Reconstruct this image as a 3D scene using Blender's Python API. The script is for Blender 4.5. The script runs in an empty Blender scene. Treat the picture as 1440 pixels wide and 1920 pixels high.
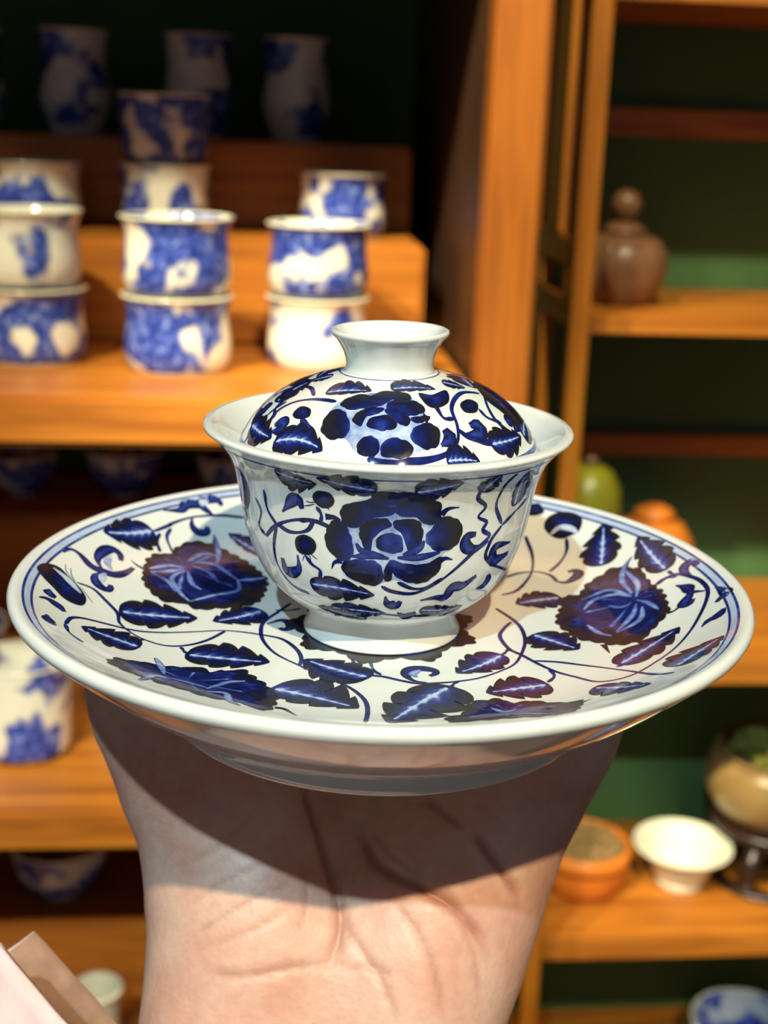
import bpy, bmesh, math, random
import numpy as np
from mathutils import Vector, Matrix

# ------------------------------------------------------------------ camera, world, lights, exposure
scene = bpy.context.scene
COL = scene.collection
F_PX, PITCH, ROLL, YAW = 2500.0, math.radians(16.4), math.radians(2.0), math.radians(5.6)
CAM_Z = 1.35
# HELD: frame turned with the camera heading, in which plate, bowl, lid and hand were measured
HELD = Matrix.Translation((0, 0, CAM_Z)) @ Matrix.Rotation(-YAW, 4, 'Z')

cam_data = bpy.data.cameras.new('camera')
cam = bpy.data.objects.new('camera', cam_data)
COL.objects.link(cam)
cam_data.sensor_fit = 'VERTICAL'
cam_data.sensor_height = 36.0
cam_data.lens = F_PX * 36.0 / 1920.0
cam_data.clip_start = 0.01
_f = Vector((0, math.cos(PITCH), -math.sin(PITCH)))
_r0 = Vector((1, 0, 0)); _u0 = Vector((0, math.sin(PITCH), math.cos(PITCH)))
_r = _r0 * math.cos(ROLL) + _u0 * math.sin(ROLL)
_u = -_r0 * math.sin(ROLL) + _u0 * math.cos(ROLL)
_m = Matrix((( _r.x, _u.x, -_f.x), (_r.y, _u.y, -_f.y), (_r.z, _u.z, -_f.z))).to_4x4()
cam.matrix_world = HELD @ _m
cam_data.dof.use_dof = True
cam_data.dof.focus_distance = 0.315
cam_data.dof.aperture_fstop = cam_data.lens / 3.4
scene.camera = cam

world = bpy.data.worlds.new('shop_light')
scene.world = world
world.use_nodes = True
world.node_tree.nodes['Background'].inputs[0].default_value = (0.80, 0.86, 0.92, 1)
world.node_tree.nodes['Background'].inputs[1].default_value = 0.11

scene.view_settings.view_transform = 'Standard'
scene.view_settings.look = 'None'
scene.view_settings.gamma = 1.0
scene.view_settings.use_curve_mapping = False
scene.view_settings.exposure = 0.0

def spot(name, loc, aim, power, color, cone, radius=0.018, blend=0.25):
    d = bpy.data.lights.new(name, 'SPOT')
    d.energy = power; d.color = color; d.spot_size = math.radians(cone); d.spot_blend = blend
    d.shadow_soft_size = radius
    o = bpy.data.objects.new(name, d)
    COL.objects.link(o)
    o.location = loc
    o.rotation_euler = (Vector(aim) - Vector(loc)).to_track_quat('-Z', 'Y').to_euler()
    return o

_plate = HELD @ Vector((0, .3323, -.1144))
# two ceiling spots of the aisle behind the viewer: one warm, one cool white
spot('ceiling_spot_warm', HELD @ Vector((.30, -1.03, 1.36)), _plate, 172, (1.0, .80, .47), 24)
spot('ceiling_spot_cool', HELD @ Vector((-.34, -1.05, 1.36)), _plate, 108, (.62, .92, 1.0), 24)
# ceiling spots that wash the two display cabinets
spot('shelf_spot_left', (-.60, -.10, 2.70), (-.11, 1.12, 1.12), 185, (1.0, .90, .58), 34, .03, .6)
spot('shelf_spot_side', (-.85, -.15, 2.70), (.62, 1.25, .75), 185, (1.0, .88, .58), 26, .03, .4)
spot('shelf_spot_front', (.12, -.10, 2.70), (.55, 1.20, .95), 155, (1.0, .88, .58), 40, .03, .5)

# ------------------------------------------------------------------ helpers
def tag(o, label, cat, group=None, kind=None):
    o['label'] = label
    o['category'] = cat
    if group: o['group'] = group
    if kind: o['kind'] = kind
    return o

def empty(name, loc, rz=0.0, parent=None):
    o = bpy.data.objects.new(name, None)
    o.empty_display_size = .02
    COL.objects.link(o)
    o.location = loc
    o.rotation_euler = (0, 0, rz)
    return o

def link(name, me, mat, parent=None, smooth=True):
    o = bpy.data.objects.new(name, me)
    COL.objects.link(o)
    if mat and not me.materials: me.materials.append(mat)
    if smooth:
        me.polygons.foreach_set('use_smooth', [True] * len(me.polygons))
    if parent: o.parent = parent
    return o

def mesh_from(name, verts, faces):
    me = bpy.data.meshes.new(name)
    me.from_pydata([tuple(v) for v in verts], [], faces)
    me.update()
    return me

def catmull(P, n=8, closed=False):
    P = np.array(P, float)
    if closed: Q = np.vstack([P[-1], P, P[0], P[1]]); m = len(P)
    else: Q = np.vstack([2 * P[0] - P[1], P, 2 * P[-1] - P[-2]]); m = len(P) - 1
    t = np.linspace(0, 1, n, endpoint=False)[:, None]
    out = []
    for i in range(m):
        a, b, c, d = Q[i:i + 4]
        out.append(.5 * (2 * b + (-a + c) * t + (2 * a - 5 * b + 4 * c - d) * t ** 2 + (-a + 3 * b - 3 * c + d) * t ** 3))
    out = np.vstack(out)
    return out if closed else np.vstack([out, P[-1]])

def resample(P, step, closed=False):
    P = np.array(P, float)
    if closed: P = np.vstack([P, P[0]])
    L = np.concatenate([[0], np.cumsum(np.linalg.norm(np.diff(P, axis=0), axis=1))])
    n = max(3, int(L[-1] / step))
    s = np.linspace(0, L[-1], n + 1)
    Q = np.stack([np.interp(s, L, P[:, k]) for k in range(P.shape[1])], 1)
    return Q[:-1] if closed else Q

def revolve(name, prof, seg=96, mat=None, parent=None, scale=.001, closed=True, cap=False):
    """prof: (r, z) loop in mm; closed loop profile makes a solid ring or a body"""
    prof = [(max(r, 0.0), z) for r, z in prof]
    verts, faces, rows = [], [], []
    for r, z in prof:
        if r < 1e-6:
            rows.append([len(verts)] * seg); verts.append((0, 0, z * scale))
        else:
            rows.append(list(range(len(verts), len(verts) + seg)))
            for k in range(seg):
                a = 2 * math.pi * k / seg
                verts.append((r * math.cos(a) * scale, r * math.sin(a) * scale, z * scale))
    n = len(prof)
    for i in range(n if closed else n - 1):
        A, B = rows[i], rows[(i + 1) % n]
        for k in range(seg):
            j = (k + 1) % seg
            f = [A[k], A[j], B[j], B[k]]
            g = []
            for v in f:
                if v not in g: g.append(v)
            if len(g) > 2: faces.append(g)
    me = mesh_from(name, verts, faces)
    bm = bmesh.new(); bm.from_mesh(me)
    bmesh.ops.recalc_face_normals(bm, faces=bm.faces)
    bm.to_mesh(me); bm.free()
    return link(name, me, mat, parent)

_box_cache = {}
def box(name, lo, hi, mat, parent=None, bevel=.002, origin=None):
    """box between two corners (in the parent's frame); origin at the centre of its bottom"""
    c = [(a + b) / 2 for a, b in zip(lo, hi)]
    s = tuple(round(b - a, 5) for a, b in zip(lo, hi))
    key = (s, bevel, mat.name)
    if key not in _box_cache:
        bm = bmesh.new()
        bmesh.ops.create_cube(bm, size=1)
        bmesh.ops.scale(bm, vec=s, verts=bm.verts)
        bmesh.ops.translate(bm, vec=(0, 0, s[2] / 2), verts=bm.verts)
        if bevel:
            bmesh.ops.bevel(bm, geom=bm.edges[:], offset=min(bevel, min(s) * .4), segments=2, affect='EDGES')
        me = bpy.data.meshes.new(name)
        bm.to_mesh(me); bm.free()
        me.materials.append(mat)
        _box_cache[key] = me
    o = bpy.data.objects.new(name, _box_cache[key])
    COL.objects.link(o)
    o.location = (c[0], c[1], lo[2])
    if parent: o.parent = parent
    return o

def copy_tree(o, parent=None):
    c = o.copy(); COL.objects.link(c)
    if parent: c.parent = parent
    for ch in list(o.children):
        copy_tree(ch, c)
    return c

# ------------------------------------------------------------------ materials
def new_mat(name):
    m = bpy.data.materials.new(name); m.use_nodes = True
    nt = m.node_tree
    return m, nt, nt.nodes['Principled BSDF']

def N(nt, kind, **kw):
    n = nt.nodes.new(kind)
    for k, v in kw.items():
        if k in n.inputs: n.inputs[k].default_value = v
        else: setattr(n, k, v)
    return n

def ramp(nt, stops, interp='LINEAR'):
    n = nt.nodes.new('ShaderNodeValToRGB')
    n.color_ramp.interpolation = interp
    while len(n.color_ramp.elements) < len(stops): n.color_ramp.elements.new(.5)
    for e, (p, c) in zip(n.color_ramp.elements, stops):
        e.position = p; e.color = tuple(c) + (1,)
    return n

def porcelain(name, col, rough=.07, sss=.08):
    m, nt, b = new_mat(name)
    tc = N(nt, 'ShaderNodeTexCoord')
    ns = N(nt, 'ShaderNodeTexNoise'); ns.inputs['Scale'].default_value = 60
    nt.links.new(tc.outputs['Object'], ns.inputs['Vector'])
    r = ramp(nt, [(.3, [c * .96 for c in col]), (.7, col)])
    nt.links.new(ns.outputs['Fac'], r.inputs['Fac'])
    nt.links.new(r.outputs['Color'], b.inputs['Base Color'])
    b.inputs['Roughness'].default_value = rough
    b.inputs['IOR'].default_value = 1.5
    b.inputs['Subsurface Weight'].default_value = sss
    b.inputs['Subsurface Radius'].default_value = (.004, .004, .004)
    b.inputs['Subsurface Scale'].default_value = 1.0
    return m

def plain(name, col, rough=.5, scale=40, var=.25, bump=0.0, metallic=0.0):
    m, nt, b = new_mat(name)
    tc = N(nt, 'ShaderNodeTexCoord')
    ns = N(nt, 'ShaderNodeTexNoise'); ns.inputs['Scale'].default_value = scale; ns.inputs['Detail'].default_value = 4
    nt.links.new(tc.outputs['Object'], ns.inputs['Vector'])
    r = ramp(nt, [(.3, [c * (1 - var) for c in col]), (.7, [min(1, c * (1 + var * .5)) for c in col])])
    nt.links.new(ns.outputs['Fac'], r.inputs['Fac'])
    nt.links.new(r.outputs['Color'], b.inputs['Base Color'])
    b.inputs['Roughness'].default_value = rough
    b.inputs['Metallic'].default_value = metallic
    if bump:
        bp = N(nt, 'ShaderNodeBump'); bp.inputs['Strength'].default_value = bump; bp.inputs['Distance'].default_value = .002
        nt.links.new(ns.outputs['Fac'], bp.inputs['Height']); nt.links.new(bp.outputs['Normal'], b.inputs['Normal'])
    return m

def wood(name, dark, light, along='X', rough=.42):
    m, nt, b = new_mat(name)
    tc = N(nt, 'ShaderNodeTexCoord'); mp = N(nt, 'ShaderNodeMapping')
    oi = N(nt, 'ShaderNodeObjectInfo')
    sc = {'X': (2.5, 34, 34), 'Y': (34, 2.5, 34), 'Z': (34, 34, 2.5)}[along]
    mp.inputs['Scale'].default_value = sc
    add = N(nt, 'ShaderNodeVectorMath', operation='ADD')
    nt.links.new(tc.outputs['Object'], add.inputs[0]); nt.links.new(oi.outputs['Random'], add.inputs[1])
    nt.links.new(add.outputs[0], mp.inputs['Vector'])
    ns = N(nt, 'ShaderNodeTexNoise'); ns.inputs['Scale'].default_value = 1.6; ns.inputs['Detail'].default_value = 6; ns.inputs['Distortion'].default_value = .8
    nt.links.new(mp.outputs['Vector'], ns.inputs['Vector'])
    r = ramp(nt, [(.32, dark), (.62, light)])
    nt.links.new(ns.outputs['Fac'], r.inputs['Fac']); nt.links.new(r.outputs['Color'], b.inputs['Base Color'])
    b.inputs['Roughness'].default_value = rough
    bp = N(nt, 'ShaderNodeBump'); bp.inputs['Strength'].default_value = .15; bp.inputs['Distance'].default_value = .001
    nt.links.new(ns.outputs['Fac'], bp.inputs['Height']); nt.links.new(bp.outputs['Normal'], b.inputs['Normal'])
    return m

def blue_white(name, scale=24.0, cover=.5, white=(.80, .78, .68)):
    """blurred cobalt painting on white porcelain; every copy gets its own offset"""
    m, nt, b = new_mat(name)
    tc = N(nt, 'ShaderNodeTexCoord'); oi = N(nt, 'ShaderNodeObjectInfo')
    mul = N(nt, 'ShaderNodeMath', operation='MULTIPLY'); mul.inputs[1].default_value = 37.0
    nt.links.new(oi.outputs['Random'], mul.inputs[0])
    add = N(nt, 'ShaderNodeVectorMath', operation='ADD')
    nt.links.new(tc.outputs['Object'], add.inputs[0]); nt.links.new(mul.outputs[0], add.inputs[1])
    ns = N(nt, 'ShaderNodeTexNoise'); ns.inputs['Scale'].default_value = scale; ns.inputs['Detail'].default_value = 2.5
    nt.links.new(add.outputs[0], ns.inputs['Vector'])
    n2 = N(nt, 'ShaderNodeTexNoise'); n2.inputs['Scale'].default_value = scale * 5; n2.inputs['Detail'].default_value = 3
    nt.links.new(add.outputs[0], n2.inputs['Vector'])
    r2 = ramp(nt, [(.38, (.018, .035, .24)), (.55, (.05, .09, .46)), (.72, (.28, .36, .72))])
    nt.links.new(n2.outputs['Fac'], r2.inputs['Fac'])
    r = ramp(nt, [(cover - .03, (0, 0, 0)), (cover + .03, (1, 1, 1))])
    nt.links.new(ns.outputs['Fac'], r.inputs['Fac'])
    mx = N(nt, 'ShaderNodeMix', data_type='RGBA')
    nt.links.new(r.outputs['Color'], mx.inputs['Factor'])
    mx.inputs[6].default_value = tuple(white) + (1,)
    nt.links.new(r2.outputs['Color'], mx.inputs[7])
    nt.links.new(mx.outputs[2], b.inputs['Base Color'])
    b.inputs['Roughness'].default_value = .12
    return m

def cobalt(name, heap=1.0):
    """underglaze cobalt: 'tone' runs from heaped black-brown (0) over deep blue to pale wash (1)"""
    m, nt, b = new_mat(name)
    at = N(nt, 'ShaderNodeAttribute'); at.attribute_name = 'tone'
    tc = N(nt, 'ShaderNodeTexCoord')
    ns = N(nt, 'ShaderNodeTexNoise'); ns.inputs['Scale'].default_value = 420; ns.inputs['Detail'].default_value = 5
    nt.links.new(tc.outputs['Object'], ns.inputs['Vector'])
    nb = N(nt, 'ShaderNodeTexNoise'); nb.inputs['Scale'].default_value = 120; nb.inputs['Detail'].default_value = 2
    nt.links.new(tc.outputs['Object'], nb.inputs['Vector'])
    a1 = N(nt, 'ShaderNodeMath', operation='MULTIPLY_ADD'); a1.inputs[1].default_value = .34; a1.inputs[2].default_value = -.17
    nt.links.new(ns.outputs['Fac'], a1.inputs[0])
    a2 = N(nt, 'ShaderNodeMath', operation='MULTIPLY_ADD'); a2.inputs[1].default_value = .5; a2.inputs[2].default_value = -.25
    nt.links.new(nb.outputs['Fac'], a2.inputs[0])
    s1 = N(nt, 'ShaderNodeMath', operation='ADD'); nt.links.new(a1.outputs[0], s1.inputs[0]); nt.links.new(a2.outputs[0], s1.inputs[1])
    s2 = N(nt, 'ShaderNodeMath', operation='ADD'); nt.links.new(s1.outputs[0], s2.inputs[0]); nt.links.new(at.outputs['Fac'], s2.inputs[1])
    r = ramp(nt, [(.10, (.016, .014, .017)), (.26, (.008, .010, .045)), (.44, (.010, .018, .15)), (.62, (.028, .055, .30)), (.80, (.16, .25, .58)), (.96, (.52, .62, .80))])
    nt.links.new(s2.outputs[0], r.inputs['Fac']); nt.links.new(r.outputs['Color'], b.inputs['Base Color'])
    b.inputs['Specular IOR Level'].default_value = .28
    rr = ramp(nt, [(.12, (.20,) * 3), (.30, (.07,) * 3)])
    nt.links.new(s2.outputs[0], rr.inputs['Fac']); nt.links.new(rr.outputs['Color'], b.inputs['Roughness'])
    bp = N(nt, 'ShaderNodeBump'); bp.inputs['Strength'].default_value = .22 * heap; bp.inputs['Distance'].default_value = .0004
    nt.links.new(nb.outputs['Fac'], bp.inputs['Height']); nt.links.new(bp.outputs['Normal'], b.inputs['Normal'])
    return m

def skin_mat():
    m, nt, b = new_mat('skin')
    tc = N(nt, 'ShaderNodeTexCoord')
    n1 = N(nt, 'ShaderNodeTexNoise'); n1.inputs['Scale'].default_value = 38; n1.inputs['Detail'].default_value = 3
    n2 = N(nt, 'ShaderNodeTexNoise'); n2.inputs['Scale'].default_value = 320; n2.inputs['Detail'].default_value = 4
    nt.links.new(tc.outputs['Object'], n1.inputs['Vector']); nt.links.new(tc.outputs['Object'], n2.inputs['Vector'])
    r = ramp(nt, [(.34, (.80, .52, .42)), (.55, (.75, .42, .33)), (.72, (.70, .31, .23))])
    nt.links.new(n1.outputs['Fac'], r.inputs['Fac'])
    mx = N(nt, 'ShaderNodeMix', data_type='RGBA', blend_type='MULTIPLY'); mx.inputs['Factor'].default_value = .35
    r2 = ramp(nt, [(.35, (.80, .74, .72)), (.62, (1, 1, 1))])
    nt.links.new(n2.outputs['Fac'], r2.inputs['Fac'])
    nt.links.new(r.outputs['Color'], mx.inputs[6]); nt.links.new(r2.outputs['Color'], mx.inputs[7])
    at = N(nt, 'ShaderNodeAttribute'); at.attribute_name = 'crease'
    mc = N(nt, 'ShaderNodeMix', data_type='RGBA'); mc.inputs[7].default_value = (.42, .15, .10, 1)
    nt.links.new(at.outputs['Fac'], mc.inputs['Factor']); nt.links.new(mx.outputs[2], mc.inputs[6])
    nt.links.new(mc.outputs[2], b.inputs['Base Color'])
    b.inputs['Roughness'].default_value = .46
    b.inputs['Subsurface Weight'].default_value = .22
    b.inputs['Subsurface Radius'].default_value = (.008, .003, .0018)
    b.inputs['Subsurface Scale'].default_value = 1.0
    vo = N(nt, 'ShaderNodeTexVoronoi'); vo.inputs['Scale'].default_value = 700
    nt.links.new(tc.outputs['Object'], vo.inputs['Vector'])
    bp = N(nt, 'ShaderNodeBump'); bp.inputs['Strength'].default_value = .16; bp.inputs['Distance'].default_value = .0004
    nt.links.new(vo.outputs['Distance'], bp.inputs['Height'])
    bp2 = N(nt, 'ShaderNodeBump'); bp2.inputs['Strength'].default_value = .25; bp2.inputs['Distance'].default_value = .0006
    nt.links.new(n2.outputs['Fac'], bp2.inputs['Height']); nt.links.new(bp.outputs['Normal'], bp2.inputs['Normal'])
    nt.links.new(bp2.outputs['Normal'], b.inputs['Normal'])
    return m

M = dict(
    glaze=porcelain('white_glaze', (.80, .83, .83)),
    cream=porcelain('cream_glaze', (.80, .78, .62), .12),
    celadon=porcelain('celadon_glaze', (.42, .55, .52), .15),
    cobalt=cobalt('cobalt_paint'),
    washline=plain('pale_cobalt_wash', (.50, .60, .82), .08, 200, .1),
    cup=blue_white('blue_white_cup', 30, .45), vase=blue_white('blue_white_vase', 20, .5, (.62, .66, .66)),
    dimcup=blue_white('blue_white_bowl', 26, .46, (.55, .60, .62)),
    cup_bare=blue_white('bare_white_cup', 22, .60), mug=blue_white('blue_white_mug', 26, .53),
    wood_x=wood('honey_wood_lengthwise', (.30, .090, .010), (.50, .172, .018), 'X'),
    wood_y=wood('honey_wood_deep', (.30, .090, .010), (.50, .172, .018), 'Y'),
    wood_z=wood('honey_wood_upright', (.36, .11, .008), (.58, .20, .014), 'Z'),
    wood_red=wood('red_brown_post_wood', (.20, .056, .005), (.33, .098, .009), 'Z'),
    wood_shaded=wood('shaded_side_wood', (.030, .013, .007), (.075, .034, .016), 'Z'),  # shade on the pillar's side face is put into this dark colour
    stand=wood('black_brown_stand_wood', (.012, .006, .005), (.035, .016, .012), 'X', .3),
    green=plain('green_wall_paint', (.062, .155, .050), .7, 8, .15),
    floor=wood('floor_planks', (.10, .05, .02), (.19, .10, .05), 'X'),
    clay=plain('brown_clay', (.20, .095, .045), .38, 60, .2, .2),
    terracotta=plain('orange_terracotta', (.72, .20, .018), .5, 50, .15),
    bronze=plain('tan_bronze_glaze', (.33, .20, .07), .28, 30, .25),
    moss=plain('gold_green_moss', (.24, .22, .03), .8, 160, .5, .8),
    tea=plain('gold_brown_dry_tea', (.36, .22, .08), .8, 220, .6, 1.0),
    gourd=plain('yellow_green_glaze', (.30, .27, .015), .35, 30, .25),
    pink=plain('pale_pink_cloth', (.82, .62, .64), .85, 90, .08, .1),
    lining=plain('tan_cloth_lining', (.42, .25, .18), .9, 120, .2, .3),
    skin=skin_mat(),
)

# ------------------------------------------------------------------ painted motifs, in mm on each surface

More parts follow.
